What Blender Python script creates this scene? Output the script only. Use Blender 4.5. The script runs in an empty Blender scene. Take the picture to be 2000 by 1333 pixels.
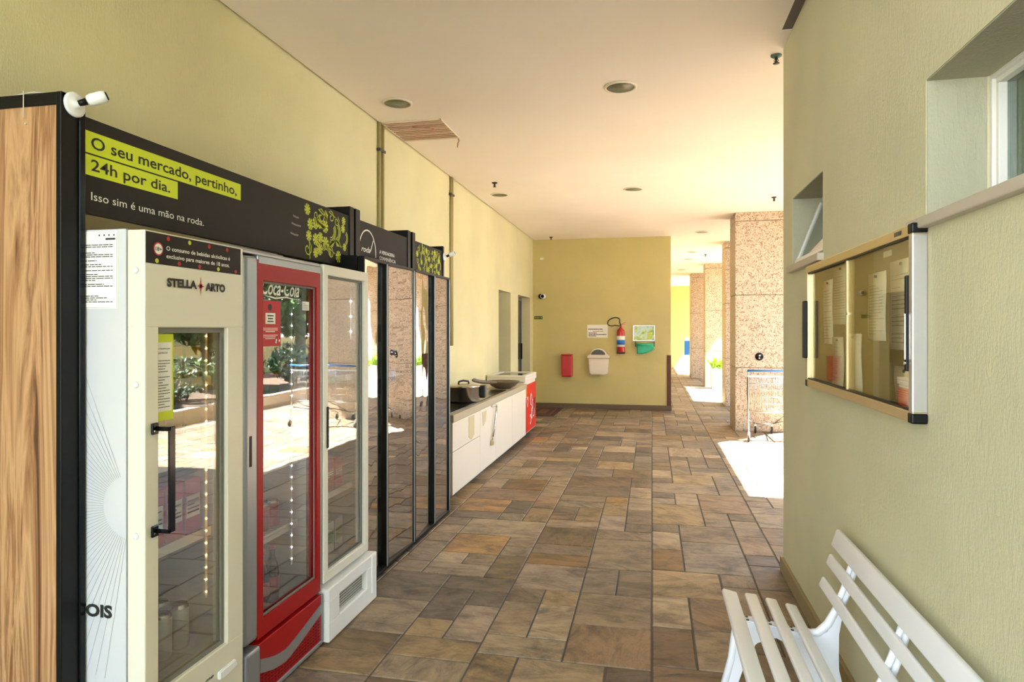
import bpy, bmesh, math, random
from mathutils import Vector, Matrix
random.seed(7)
S = bpy.context.scene
COL = S.collection
R = math.radians

# ------------------------------------------------------------ camera
cam = bpy.data.cameras.new('camera'); cam_o = bpy.data.objects.new('camera', cam); COL.objects.link(cam_o)
cam.sensor_width = 36; cam.lens = 23.04; cam.shift_y = -0.01075; cam.clip_start = .05
cam_o.location = (0, 0, 1.5); cam_o.rotation_euler = (R(90), 0, math.atan(273/1280))
S.camera = cam_o
# ------------------------------------------------------------ world, sun, exposure
w = bpy.data.worlds.new('world'); S.world = w; w.use_nodes = True
nt = w.node_tree; nt.nodes.clear()
out = nt.nodes.new('ShaderNodeOutputWorld'); bg = nt.nodes.new('ShaderNodeBackground')
tc = nt.nodes.new('ShaderNodeTexCoord'); sx = nt.nodes.new('ShaderNodeSeparateXYZ'); cr = nt.nodes.new('ShaderNodeValToRGB')
cr.color_ramp.elements[0].position = .0; cr.color_ramp.elements[0].color = (.84, .93, 1.0, 1)
cr.color_ramp.elements[1].position = .6; cr.color_ramp.elements[1].color = (.46, .66, .95, 1)
nt.links.new(tc.outputs['Generated'], sx.inputs[0]); nt.links.new(sx.outputs['Z'], cr.inputs[0])
nt.links.new(cr.outputs[0], bg.inputs[0]); nt.links.new(bg.outputs[0], out.inputs[0])
bg.inputs[1].default_value = 4.6
sun = bpy.data.lights.new('sun', 'SUN'); sun.energy = 38; sun.angle = R(.5); sun.color = (1, .965, .92)
sun_o = bpy.data.objects.new('sun', sun); COL.objects.link(sun_o)
sun_o.rotation_euler = Vector((-1, .2, -1.6)).to_track_quat('-Z', 'Y').to_euler()
S.view_settings.view_transform = 'Standard'; S.view_settings.look = 'None'
S.view_settings.gamma = 1; S.view_settings.use_curve_mapping = False
S.view_settings.exposure = 1.34
S.cycles.max_bounces = 10; S.cycles.diffuse_bounces = 6; S.cycles.glossy_bounces = 5
S.cycles.transparent_max_bounces = 16; S.cycles.sample_clamp_indirect = 8

# ------------------------------------------------------------ materials
def lin(c): return tuple(((v/255)/12.92 if v/255 <= .04045 else ((v/255+.055)/1.055)**2.4) for v in c)
M = {}
def mat(name, rgb, rough=.5, metal=0., emit=None, es=0., coat=0.):
    m = bpy.data.materials.new(name); m.use_nodes = True; M[name] = m
    b = m.node_tree.nodes['Principled BSDF']
    b.inputs['Base Color'].default_value = (*lin(rgb), 1); b.inputs['Roughness'].default_value = rough
    b.inputs['Metallic'].default_value = metal
    if coat: b.inputs['Coat Weight'].default_value = coat; b.inputs['Coat Roughness'].default_value = .08
    if emit: b.inputs['Emission Color'].default_value = (*lin(emit), 1); b.inputs['Emission Strength'].default_value = es
    return m
def N(m, t): return m.node_tree.nodes.new(t)
def L(m, a, b): m.node_tree.links.new(a, b)
def bsdf(m): return m.node_tree.nodes['Principled BSDF']
def coords(m, scale=(1, 1, 1)):
    t = N(m, 'ShaderNodeTexCoord'); mp = N(m, 'ShaderNodeMapping'); mp.inputs['Scale'].default_value = scale
    L(m, t.outputs['Object'], mp.inputs[0]); return mp.outputs[0]
def noise(m, vec, scale, detail=4, rough=.55, dist=0):
    n = N(m, 'ShaderNodeTexNoise'); n.inputs['Scale'].default_value = scale; n.inputs['Detail'].default_value = detail
    n.inputs['Roughness'].default_value = rough; n.inputs['Distortion'].default_value = dist
    L(m, vec, n.inputs['Vector']); return n.outputs['Fac']
def ramp(m, fac, stops):
    r = N(m, 'ShaderNodeValToRGB'); e = r.color_ramp.elements
    while len(e) < len(stops): e.new(.5)
    for i, (p, c) in enumerate(stops):
        e[i].position = p; e[i].color = (*lin(c), 1)
    L(m, fac, r.inputs[0]); return r.outputs[0]
def bump(m, fac, strength, dist=.01, prev=None):
    b = N(m, 'ShaderNodeBump'); b.inputs['Strength'].default_value = strength; b.inputs['Distance'].default_value = dist
    L(m, fac, b.inputs['Height'])
    if prev: L(m, prev, b.inputs['Normal'])
    return b.outputs[0]

def plaster(name, rgb, bs=.7):
    m = mat(name, rgb, .85)
    v = coords(m, (24, 24, 6)); n = noise(m, v, 2.0, 6, .72, 1.2)
    v2 = coords(m, (1, 1, 1)); n2 = noise(m, v2, 1.3, 3); n3 = noise(m, v2, 90, 3)
    a = tuple(int(k*.965) for k in rgb); b = tuple(min(255, int(k*1.02)) for k in rgb)
    c = ramp(m, n2, [(.3, a), (.7, b)]); L(m, c, bsdf(m).inputs['Base Color'])
    nb = bump(m, n, bs, .006); nb = bump(m, n3, bs*.7, .003, nb); L(m, nb, bsdf(m).inputs['Normal']); return m
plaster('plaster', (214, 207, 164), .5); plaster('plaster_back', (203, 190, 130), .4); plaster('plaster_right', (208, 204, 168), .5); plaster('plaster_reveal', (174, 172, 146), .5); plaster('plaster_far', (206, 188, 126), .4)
m = mat('ceiling', (236, 226, 214), .9)
n = noise(m, coords(m, (1, 1, 1)), .6, 4); L(m, ramp(m, n, [(.3, (234, 224, 212)), (.7, (242, 234, 224))]), bsdf(m).inputs['Base Color'])
mat('gap', (104, 94, 90), .8)
# granite
m = mat('granite', (200, 180, 155), .45)
v = coords(m); vo = N(m, 'ShaderNodeTexVoronoi'); vo.inputs['Scale'].default_value = 66; L(m, v, vo.inputs['Vector'])
sp = N(m, 'ShaderNodeSeparateColor'); L(m, vo.outputs['Color'], sp.inputs[0])
n2 = noise(m, v, 38, 4, .7)
ad = N(m, 'ShaderNodeMath'); ad.operation = 'ADD'; L(m, sp.outputs[0], ad.inputs[0]); L(m, n2, ad.inputs[1])
hv = N(m, 'ShaderNodeMath'); hv.operation = 'MULTIPLY'; hv.inputs[1].default_value = .5; L(m, ad.outputs[0], hv.inputs[0])
L(m, ramp(m, hv.outputs[0], [(.22, (118, 97, 78)), (.36, (166, 144, 120)), (.5, (186, 166, 143)), (.78, (203, 186, 164))]), bsdf(m).inputs['Base Color'])
# slate tiles
m = mat('slate', (120, 105, 88), .55)
at = N(m, 'ShaderNodeAttribute'); at.attribute_name = 'tcol'; au = N(m, 'ShaderNodeAttribute'); au.attribute_name = 'tuv'
mp = N(m, 'ShaderNodeMapping'); mp.inputs['Scale'].default_value = (3.2, 8, 1); L(m, au.outputs['Vector'], mp.inputs[0])
n1 = noise(m, mp.outputs[0], 1.2, 8, .74, .8); n2 = noise(m, au.outputs['Vector'], 3.5, 8, .72, .3)
r1 = ramp(m, n1, [(.28, (136, 131, 128)), (.42, (206, 202, 198)), (.58, (255, 250, 244)), (.72, (214, 198, 178))])
r2 = ramp(m, n2, [(.32, (150, 145, 146)), (.48, (226, 220, 212)), (.68, (255, 248, 236))])
x1 = N(m, 'ShaderNodeMix'); x1.data_type = 'RGBA'; x1.blend_type = 'MULTIPLY'; x1.inputs[0].default_value = 1
L(m, r1, x1.inputs[6]); L(m, r2, x1.inputs[7])
x2 = N(m, 'ShaderNodeMix'); x2.data_type = 'RGBA'; x2.blend_type = 'MULTIPLY'; x2.inputs[0].default_value = 1
L(m, at.outputs['Color'], x2.inputs[6]); L(m, x1.outputs[2], x2.inputs[7]); L(m, x2.outputs[2], bsdf(m).inputs['Base Color'])
nb = bump(m, n1, .35, .006); nb = bump(m, n2, .25, .004, nb); L(m, nb, bsdf(m).inputs['Normal'])
rr = N(m, 'ShaderNodeMapRange'); rr.inputs[3].default_value = .42; rr.inputs[4].default_value = .7; L(m, n2, rr.inputs[0]); L(m, rr.outputs[0], bsdf(m).inputs['Roughness'])
mat('grout', (92, 84, 72), .9)
# wood end panel
m = mat('wood', (176, 134, 92), .45)
v = coords(m, (1, 1, .055)); n0 = noise(m, v, 10, 6, .6, 1.1); v2 = coords(m, (1, 1, .03)); n3 = noise(m, v2, 120, 4, .7)
L(m, ramp(m, n0, [(.28, (80, 48, 30)), (.38, (132, 88, 56)), (.44, (186, 144, 102)), (.49, (140, 96, 64)), (.55, (192, 152, 110)), (.61, (156, 112, 76)), (.67, (88, 54, 34))]), bsdf(m).inputs['Base Color'])
L(m, bump(m, n3, .1, .001), bsdf(m).inputs['Normal'])
mat('black', (15, 14, 14), .4); mat('black_gloss', (14, 14, 15), .15, coat=.3); mat('banner', (40, 37, 35), .6)
mat('dark_grey', (62, 60, 58), .4)
mat('lime', (206, 220, 40), .6); mat('ink', (34, 32, 30), .6); mat('white_print', (236, 236, 230), .6)
mat('leaf_print', (196, 206, 60), .6); mat('grey_print', (120, 118, 114), .6)
mat('white_metal', (226, 224, 214), .35); mat('cream', (221, 216, 200), .38); mat('side_white', (202, 204, 208), .3)
mat('white_plastic', (236, 237, 238), .35); mat('liner', (196, 196, 190), .5); mat('liner_dark', (92, 90, 84), .5)
mat('red', (160, 8, 14), .35, coat=.15); mat('red_dark', (108, 6, 10), .4); mat('red_poster', (190, 44, 54), .5)
mat('silver', (150, 154, 160), .35, .6); mat('steel', (190, 186, 180), .22, 1); mat('alu', (196, 194, 190), .35, .85)
mat('alu_gold', (205, 186, 140), .3, .7); mat('grille', (44, 42, 40), .6); mat('gasket', (120, 118, 112), .6)
mat('paper', (242, 240, 232), .8); mat('olive_board', (150, 134, 84), .9)
mat('cab_white', (220, 210, 194), .4); mat('counter', (170, 158, 132), .4); mat('beige', (196, 180, 140), .6)
mat('cooktop', (22, 20, 20), .15); mat('pot_black', (26, 24, 24), .4); mat('pan_grey', (110, 98, 86), .4, .3)
mat('freezer_red', (206, 44, 30), .45); mat('freezer_white', (216, 210, 196), .45)
mat('brown', (92, 52, 34), .6); mat('base_stone', (150, 134, 96), .7); mat('stone_dark', (104, 88, 68), .7); mat('sill', (188, 178, 160), .55)
mat('bin', (226, 214, 196), .4); mat('bin_dark', (74, 72, 60), .4); mat('ext_red', (190, 24, 28), .3, coat=.4)
mat('green_bag', (50, 180, 140), .45); mat('sign_green', (70, 88, 46), .5); mat('map_print', (170, 196, 170), .6)
mat('door_grey', (108, 112, 120), .4, .3); mat('door_dark', (40, 42, 46), .2)
mat('cable', (200, 194, 180), .6); mat('conduit', (168, 156, 104), .5)
mat('lamp_glass', (112, 114, 92), .35); mat('lamp_ring', (226, 214, 192), .4); mat('rust', (178, 132, 100), .7)
mat('sprinkler', (62, 58, 48), .4, .6); mat('sprinkler_green', (60, 90, 70), .5)
mat('blue', (38, 110, 190), .35); mat('chrome', (200, 196, 190), .2, 1); mat('rubber', (50, 46, 44), .7)
mat('soil', (84, 66, 50), .95); mat('planter_white', (238, 234, 226), .6); mat('kerb', (196, 180, 160), .8)
mat('pavement', (206, 196, 182), .85); mat('bark', (96, 80, 64), .9)
for nm, c in (('leaf_dark', (46, 72, 38)), ('leaf_mid', (74, 104, 46)), ('leaf_bright', (128, 168, 50))):
    m = mat(nm, c, .5); n = noise(m, coords(m), 9, 3)
    L(m, ramp(m, n, [(.3, tuple(int(k*.65) for k in c)), (.7, tuple(min(255, int(k*1.25)) for k in c))]), bsdf(m).inputs['Base Color'])
mat('led_warm', (255, 200, 110), emit=(255, 190, 90), es=45); mat('led_white', (255, 255, 250), emit=(235, 245, 255), es=45)
mat('can_white', (206, 204, 196), .3, .3); mat('can_gold', (190, 160, 90), .3, .5); mat('can_red', (186, 22, 28), .3, .2)
mat('box_red', (176, 40, 44), .6); mat('box_yellow', (196, 170, 50), .6); mat('box_green', (70, 128, 60), .6); mat('box_white', (214, 208, 200), .6); mat('box_orange', (200, 110, 50), .6)
mat('bottle_dark', (44, 26, 20), .15); mat('curtain', (110, 170, 156), .8)
m = mat('tile_wall', (70, 112, 96), .3)
br = N(m, 'ShaderNodeTexBrick'); br.offset = 0; br.inputs['Scale'].default_value = 1; br.inputs['Brick Width'].default_value = .1; br.inputs['Row Height'].default_value = .1
br.inputs['Mortar Size'].default_value = .003; br.inputs['Color1'].default_value = (*lin((66, 110, 94)), 1); br.inputs['Color2'].default_value = (*lin((58, 100, 86)), 1); br.inputs['Mortar'].default_value = (*lin((130, 160, 146)), 1)
t = N(m, 'ShaderNodeTexCoord'); sxyz = N(m, 'ShaderNodeSeparateXYZ'); cb = N(m, 'ShaderNodeCombineXYZ')
L(m, t.outputs['Object'], sxyz.inputs[0]); L(m, sxyz.outputs['Y'], cb.inputs[0]); L(m, sxyz.outputs['Z'], cb.inputs[1]); L(m, cb.outputs[0], br.inputs['Vector']); L(m, br.outputs['Color'], bsdf(m).inputs['Base Color'])
# doormat
m = mat('mat_brown', (74, 46, 34), .95); mat('mat_pattern', (120, 74, 44), .95)
for k in ('red', 'red_dark', 'black', 'black_gloss', 'banner', 'freezer_red', 'red_poster'): bsdf(M[k]).inputs['Specular IOR Level'].default_value = .22; bsdf(M[k]).inputs['Coat Weight'].default_value = 0
# glass
def glass(name, base, tint=(1, 1, 1), wav=0, edge=.9, power=3.0):
    m = bpy.data.materials.new(name); m.use_nodes = True; M[name] = m; nt = m.node_tree; nt.nodes.clear()
    o = N(m, 'ShaderNodeOutputMaterial'); mx = N(m, 'ShaderNodeMixShader'); tr = N(m, 'ShaderNodeBsdfTransparent'); gl = N(m, 'ShaderNodeBsdfGlossy')
    tr.inputs[0].default_value = (*tint, 1); gl.inputs['Roughness'].default_value = .012
    lw = N(m, 'ShaderNodeLayerWeight'); lw.inputs[0].default_value = .5
    pw = N(m, 'ShaderNodeMath'); pw.operation = 'POWER'; pw.inputs[1].default_value = power; L(m, lw.outputs['Facing'], pw.inputs[0])
    mr = N(m, 'ShaderNodeMapRange'); mr.inputs[3].default_value = base; mr.inputs[4].default_value = edge; L(m, pw.outputs[0], mr.inputs[0])
    L(m, mr.outputs[0], mx.inputs[0]); L(m, tr.outputs[0], mx.inputs[1]); L(m, gl.outputs[0], mx.inputs[2]); L(m, mx.outputs[0], o.inputs[0])
    if wav:
        n = noise(m, coords(m, (1, 1, .55)), 4.5, 1); b = bump(m, n, wav, .02); L(m, b, gl.inputs['Normal'])
    return m
glass('cooler_glass', .09, (.92, .93, .92), .03, .75, 2.0); glass('cabinet_glass', .34, (.72, .70, .68), .12, .95, 1.6)
glass('case_glass', .05, (.95, .93, .84), 0, .55, 3.0); glass('window_glass', .10, (.6, .7, .66), 0, .8, 3)

# ------------------------------------------------------------ helpers
def BM(): return bmesh.new()
def box(bm, x0, x1, y0, y1, z0, z1, bev=0, mi=0, seg=2):
    x0, x1 = min(x0, x1), max(x0, x1); y0, y1 = min(y0, y1), max(y0, y1); z0, z1 = min(z0, z1), max(z0, z1)
    t = BM() if bev else bm
    v = [t.verts.new(p) for p in ((x0, y0, z0), (x1, y0, z0), (x1, y1, z0), (x0, y1, z0), (x0, y0, z1), (x1, y0, z1), (x1, y1, z1), (x0, y1, z1))]
    fs = [t.faces.new([v[i] for i in q]) for q in ((0, 3, 2, 1), (4, 5, 6, 7), (0, 1, 5, 4), (1, 2, 6, 5), (2, 3, 7, 6), (3, 0, 4, 7))]
    if bev:
        bmesh.ops.bevel(t, geom=t.edges[:], offset=bev, segments=seg, affect='EDGES', profile=.5)
        merge(bm, t, mi)
    else:
        for f in fs: f.material_index = mi
def merge(bm, t, mi=None, mx=None):
    if mx is not None: t.transform(mx)
    mp = {}
    for v in t.verts: mp[v] = bm.verts.new(v.co)
    for f in t.faces:
        try: g = bm.faces.new([mp[v] for v in f.verts])
        except ValueError: continue
        g.material_index = f.material_index if mi is None else mi; g.smooth = f.smooth
    t.free()
def cyl(bm, p0, p1, r0, r1=None, seg=16, mi=0, cap=True, smooth=True):
    r1 = r0 if r1 is None else r1
    p0, p1 = Vector(p0), Vector(p1); d = p1-p0; q = d.to_track_quat('Z', 'Y')
    ra = [bm.verts.new(p0+q @ Vector((r0*math.cos(a), r0*math.sin(a), 0))) for a in [2*math.pi*i/seg for i in range(seg)]]
    rb = [bm.verts.new(p1+q @ Vector((r1*math.cos(a), r1*math.sin(a), 0))) for a in [2*math.pi*i/seg for i in range(seg)]]
    for i in range(seg):
        f = bm.faces.new((ra[i], ra[(i+1) % seg], rb[(i+1) % seg], rb[i])); f.material_index = mi; f.smooth = smooth
    if cap:
        f = bm.faces.new(ra[::-1]); f.material_index = mi
        f = bm.faces.new(rb); f.material_index = mi
def tube(bm, pts, r, seg=8, mi=0, closed=False):
    pts = [Vector(p) for p in pts]; n = len(pts); rings = []
    prev = None
    rr = r if isinstance(r, (list, tuple)) else [r]*n
    for i, p in enumerate(pts):
        a = pts[(i-1) % n] if (closed or i > 0) else p; b = pts[(i+1) % n] if (closed or i < n-1) else p
        d = (b-a).normalized()
        if prev is None:
            u = d.orthogonal().normalized()
        else:
            u = (prev-d*prev.dot(d)).normalized()
        prev = u; w_ = d.cross(u)
        rings.append([bm.verts.new(p+(u*math.cos(t)+w_*math.sin(t))*rr[i]) for t in [2*math.pi*k/seg for k in range(seg)]])
    for i in range(n if closed else n-1):
        A, B = rings[i], rings[(i+1) % n]
        for k in range(seg):
            f = bm.faces.new((A[k], A[(k+1) % seg], B[(k+1) % seg], B[k])); f.smooth = True; f.material_index = mi
    if not closed:
        bm.faces.new(rings[0][::-1]).material_index = mi; bm.faces.new(rings[-1]).material_index = mi
def lathe(bm, c, prof, seg=24, mi=0, axis='Z'):
    c = Vector(c); rings = []
    for r, h in prof:
        ring = []
        for k in range(seg):
            a = 2*math.pi*k/seg
            if axis == 'Z': p = Vector((r*math.cos(a), r*math.sin(a), h))
            elif axis == 'X': p = Vector((h, r*math.cos(a), r*math.sin(a)))
            else: p = Vector((r*math.cos(a), h, r*math.sin(a)))
            ring.append(bm.verts.new(c+p))
        rings.append(ring)
    for A, B in zip(rings, rings[1:]):
        for k in range(seg):
            f = bm.faces.new((A[k], A[(k+1) % seg], B[(k+1) % seg], B[k])); f.smooth = True; f.material_index = mi
    for rg in (rings[0], rings[-1]):
        if len(set(tuple(round(x, 6) for x in v.co) for v in rg)) > 2:
            f = bm.faces.new(rg); f.material_index = mi
def prism(bm, pts, ax, a0, a1, mi=0, bev=0):
    """pts 2D outline in the two other axes (order x,y,z without ax)"""
    def P(p, a):
        if ax == 'X': return (a, p[0], p[1])
        if ax == 'Y': return (p[0], a, p[1])
        return (p[0], p[1], a)
    t = BM()
    A = [t.verts.new(P(p, a0)) for p in pts]; B = [t.verts.new(P(p, a1)) for p in pts]
    t.faces.new(A[::-1]); t.faces.new(B)
    for i in range(len(pts)):
        j = (i+1) % len(pts); t.faces.new((A[i], A[j], B[j], B[i]))
    bmesh.ops.recalc_face_normals(t, faces=t.faces)
    if bev: bmesh.ops.bevel(t, geom=t.edges[:], offset=bev, segments=2, affect='EDGES')
    merge(bm, t, mi)
ROOT = {}
def obj(name, bm, mats, parent=None, recalc=True, origin=None):
    if recalc: bmesh.ops.recalc_face_normals(bm, faces=bm.faces)
    if parent is None:
        if origin is None:
            xs = [v.co for v in bm.verts]
            lo = Vector([min(c[i] for c in xs) for i in range(3)]); hi = Vector([max(c[i] for c in xs) for i in range(3)])
            origin = Vector(((lo.x+hi.x)/2, (lo.y+hi.y)/2, lo.z))
        off = Vector(origin)
    else: off = ROOT[parent.name]
    bm.transform(Matrix.Translation(-off))
    me = bpy.data.meshes.new(name); bm.to_mesh(me); bm.free()
    o = bpy.data.objects.new(name, me); COL.objects.link(o)
    for k in ([mats] if isinstance(mats, str) else mats): me.materials.append(M[k])
    if parent is None: o.location = off
    else: o.parent = parent
    ROOT[o.name] = off
    return o
def tag(o, label, cat, group=None, kind=None):
    o['label'] = label; o['category'] = cat
    if group: o['group'] = group
    if kind: o['kind'] = kind
    return o
def thing(name, label, cat, loc, group=None):
    o = bpy.data.objects.new(name, None); COL.objects.link(o); o.empty_display_size = .1
    o.location = loc; ROOT[o.name] = Vector(loc); return tag(o, label, cat, group)
def struct(o): o['kind'] = 'structure'; return o
def dup(o, loc, label=None):
    c = o.copy(); COL.objects.link(c); c.location = loc; ROOT[c.name] = Vector(loc)
    if label: c['label'] = label
    for ch in list(o.children):
        d = ch.copy(); COL.objects.link(d); d.parent = c
        for g in list(ch.children):
            e = g.copy(); COL.objects.link(e); e.parent = d
    return c
DIRS = {'+X': ((0, 1, 0), (0, 0, 1), (1, 0, 0)), '-X': ((0, -1, 0), (0, 0, 1), (-1, 0, 0)), '-Y': ((1, 0, 0), (0, 0, 1), (0, -1, 0))}
def text(bm, s, face, pos, width, height, mi=0, shear=0, bold=0.0, thick=.0006):
    """pos: lower-left start of the baseline; width total; height of capital letters"""
    cu = bpy.data.curves.new('t', 'FONT'); cu.body = s; cu.size = 1; cu.shear = shear; cu.offset = bold; cu.extrude = 0.0; cu.resolution_u = 3
    to = bpy.data.objects.new('t', cu); COL.objects.link(to)
    dg = bpy.context.evaluated_depsgraph_get(); dg.update()
    me = bpy.data.meshes.new_from_object(to.evaluated_get(dg))
    t = BM(); t.from_mesh(me); bpy.data.objects.remove(to); bpy.data.meshes.remove(me); bpy.data.curves.remove(cu)
    x0 = min(v.co.x for v in t.verts); x1 = max(v.co.x for v in t.verts)
    sxx = width/(x1-x0); szz = height/.69
    a, b, c = [Vector(k) for k in DIRS[face]]; p = Vector(pos)
    for v in t.verts: v.co = p+a*((v.co.x-x0)*sxx)+b*(v.co.y*szz)+c*thick
    for f in t.faces: f.material_index = mi
    merge(bm, t, mi)
def quad(bm, face, pos, w_, h_, mi=0, thick=.0005, tilt=0):
    a, b, c = [Vector(k) for k in DIRS[face]]; p = Vector(pos)
    t = [p, p+a*w_, p+a*w_+b*h_, p+b*h_]
    if tilt:
        cc = p+a*w_/2+b*h_/2; q = Matrix.Rotation(tilt, 3, c)
        t = [cc+q @ (k-cc) for k in t]
    vs = [bm.verts.new(k+c*thick) for k in t]; f = bm.faces.new(vs); f.material_index = mi
def fake_lines(bm, face, pos, w_, h_, n, mi=0, thick=.0008, lw=.35, seed=0):
    r = random.Random(seed); a, b, c = [Vector(k) for k in DIRS[face]]; p = Vector(pos); st = h_/n
    for i in range(n):
        if r.random() < .12: continue
        ww = w_*(1 if r.random() < .6 else r.uniform(.4, .9)); y = h_-st*(i+.7); x = 0
        while x < ww:
            l = min(ww-x, r.uniform(.03, .12)*w_+.004)
            quad(bm, face, p+a*x+b*y, l, st*lw, mi, thick); x += l+.012*w_
def disc(bm, face, c0, r, mi=0, thick=.001, seg=20, ri=None):
    a, b, c = [Vector(k) for k in DIRS[face]]; p = Vector(c0)+c*thick
    o_ = [bm.verts.new(p+a*(r*math.cos(2*math.pi*k/seg))+b*(r*math.sin(2*math.pi*k/seg))) for k in range(seg)]
    if ri is None: bm.faces.new(o_).material_index = mi
    else:
        i_ = [bm.verts.new(p+a*(ri*math.cos(2*math.pi*k/seg))+b*(ri*math.sin(2*math.pi*k/seg))) for k in range(seg)]
        for k in range(seg): bm.faces.new((o_[k], o_[(k+1) % seg], i_[(k+1) % seg], i_[k])).material_index = mi
def stroke(bm, face, pts, wd, mi=0, thick=.001):
    """flat brush stroke along local 2D pts given as 3D world points"""
    c = Vector(DIRS[face][2]); P = [Vector(p)+c*thick for p in pts]; n = len(P); A = []; B = []
    for i in range(n):
        d = (P[min(i+1, n-1)]-P[max(i-1, 0)]).normalized(); s_ = c.cross(d)
        ww = wd[i] if isinstance(wd, (list, tuple)) else wd
        A.append(bm.verts.new(P[i]+s_*ww/2)); B.append(bm.verts.new(P[i]-s_*ww/2))
    for i in range(n-1): bm.faces.new((A[i], B[i], B[i+1], A[i+1])).material_index = mi

# ------------------------------------------------------------ setting
WL, WR, CH, YB = -2.26, .80, 3.25, 12.55
# floor: slate tiles of mixed sizes laid in 0.8 m strips
def build_floor():
    bm = BM(); cl = bm.loops.layers.float_color.new('tcol'); ul = bm.loops.layers.float_vector.new('tuv')
    u = .2; X0, X1, Y0, Y1 = -2.4, 4.0, -5.4, 27.0
    nx, ny = round((X1-X0)/u), round((Y1-Y0)/u); used = [[False]*ny for _ in range(nx)]
    pal = [(164, 147, 124)]*6+[(172, 154, 130)]*6+[(150, 138, 122)]*5+[(182, 164, 138)]*4+[(140, 131, 120)]*2+[(176, 152, 112)]*5+[(186, 144, 86)]*1+[(166, 138, 110)]*3+[(194, 178, 152)]*2+[(164, 150, 137)]*3
    sizes = [(2, 1), (2, 2), (2, 1), (2, 3), (1, 1), (1, 2), (3, 2), (1, 1), (2, 2), (3, 2), (2, 1), (1, 2), (2, 2), (4, 2)]
    g = .0035
    for j in range(ny):
        for i in range(nx):
            if used[i][j]: continue
            si = random.sample(sizes, len(sizes))+[(1, 1)]
            for a, b in si:
                if (i % 4)+a > 4 or i+a > nx or j+b > ny: continue
                if any(used[p][q] for p in range(i, i+a) for q in range(j, j+b)): continue
                break
            for p in range(i, i+a):
                for q in range(j, j+b): used[p][q] = True
            sh = 0.06*math.sin(i//4*2.1)
            x0 = X0+i*u+g; x1 = X0+(i+a)*u-g; y0 = Y0+j*u+g+sh; y1 = Y0+(j+b)*u-g+sh
            z = random.uniform(-.0012, 0); e = .004
            c = random.choice(pal); c = [q*.7+r_*.3 for q, r_ in zip(c, (164, 147, 124))]; k = random.uniform(.78, 1.12); c = [min(255, q*k) for q in c]; c = (*lin(c), 1)
            th = random.choice([0, 0, 0, math.pi/2, .7, 0.15, -.2]); off = Vector((random.uniform(-50, 50), random.uniform(-50, 50), random.uniform(0, 50)))
            T = [bm.verts.new(p) for p in ((x0+e, y0+e, z), (x1-e, y0+e, z), (x1-e, y1-e, z), (x0+e, y1-e, z))]
            Bv = [bm.verts.new(p) for p in ((x0, y0, z-.006), (x1, y0, z-.006), (x1, y1, z-.006), (x0, y1, z-.006))]
            fs = [bm.faces.new(T)]+[bm.faces.new((Bv[q], Bv[(q+1) % 4], T[(q+1) % 4], T[q])) for q in range(4)]
            for f in fs:
                for l in f.loops:
                    l[cl] = c; x, y = l.vert.co.x, l.vert.co.y
                    l[ul] = Vector((x*math.cos(th)-y*math.sin(th), x*math.sin(th)+y*math.cos(th), 0))+off
    box(bm, -2.5, 4.0, -5.5, 27.3, -.06, -.0055, mi=1)
    o = obj('floor', bm, ['slate', 'grout'], origin=(0, 0, 0), recalc=False); struct(o)
build_floor()
bm = BM(); box(bm, 4.0, 30, -20, 60, -.1, -.01); box(bm, -30, 4.0, -20, -5.5, -.1, -.01)
o = obj('ground', bm, 'pavement'); o['kind'] = 'structure'

# left wall with two door recesses
bm = BM()
D1, D2, DZ = (9.633, 10.49), (11.10, 12.24), 2.11
def wl(y0, y1, z0, z1): box(bm, WL-.30, WL, y0, y1, z0, z1)
wl(-1.9, D1[0], 0, 3.6); wl(D1[1], D2[0], 0, 3.6); wl(D2[1], YB, 0, 3.6); wl(*D1, DZ, 3.6); wl(*D2, DZ, 3.6)
wall_left = struct(obj('wall_left', bm, 'plaster'))
# back wall block (also the left side of the far passage)
bm = BM(); box(bm, WL-.3, .345, YB, 27.2, 0, 3.6); struct(obj('wall_back', bm, 'plaster_back'))
bm = BM(); box(bm, .2, 4.2, 26.9, 27.2, 0, 3.6); struct(obj('wall_far', bm, 'plaster_far'))
# right wall with two niches
W2 = (.55, 2.17, 1.832, 2.246); W1 = (3.376, 4.063, 1.872, 2.264); YE = 4.336
bm = BM()
def wr(y0, y1, z0, z1, x1=None): box(bm, WR, x1 or 1.10, y0, y1, z0, z1)
wr(-1.9, W2[0], 0, 3.6); wr(W2[0], W2[1], 0, W2[2]); wr(W2[0], W2[1], W2[3], 3.6); wr(W2[1], W1[0], 0, 3.6)
wr(W1[0], W1[1], 0, W1[2]); wr(W1[0], W1[1], W1[3], 3.6); wr(W1[1], YE, 0, 3.6)
box(bm, 1.10, 9.0, YE-.3, YE, 0, 3.6); box(bm, 1.10, 9.0, -14, -1.6, 0, 7.5)  # second box: unseen tall block added to shade the ground behind camera
struct(obj('wall_right', bm, 'plaster_right'))
bm = BM(); box(bm, 2.4, 2.5, -1.6, YE-.3, 0, 3.4); struct(obj('wall_inner', bm, 'tile_wall'))
bm = BM(); box(bm, WR-.018, WR, -1.9, YE, 0, .09, .003); box(bm, WR-.018, WR+.4, YE, YE+.018, 0, .09, .003); struct(obj('baseboard_right', bm, 'base_stone'))
bm = BM(); box(bm, WL, .36, YB-.02, YB, 0, .09, .003); box(bm, .345, .362, YB, 26.9, 0, .09); struct(obj('baseboard_back', bm, 'stone_dark'))
bm = BM(); box(bm, WL, WL+.015, -1.9, D1[0], 0, .08); struct(obj('baseboard_left', bm, 'stone_dark'))
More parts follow.
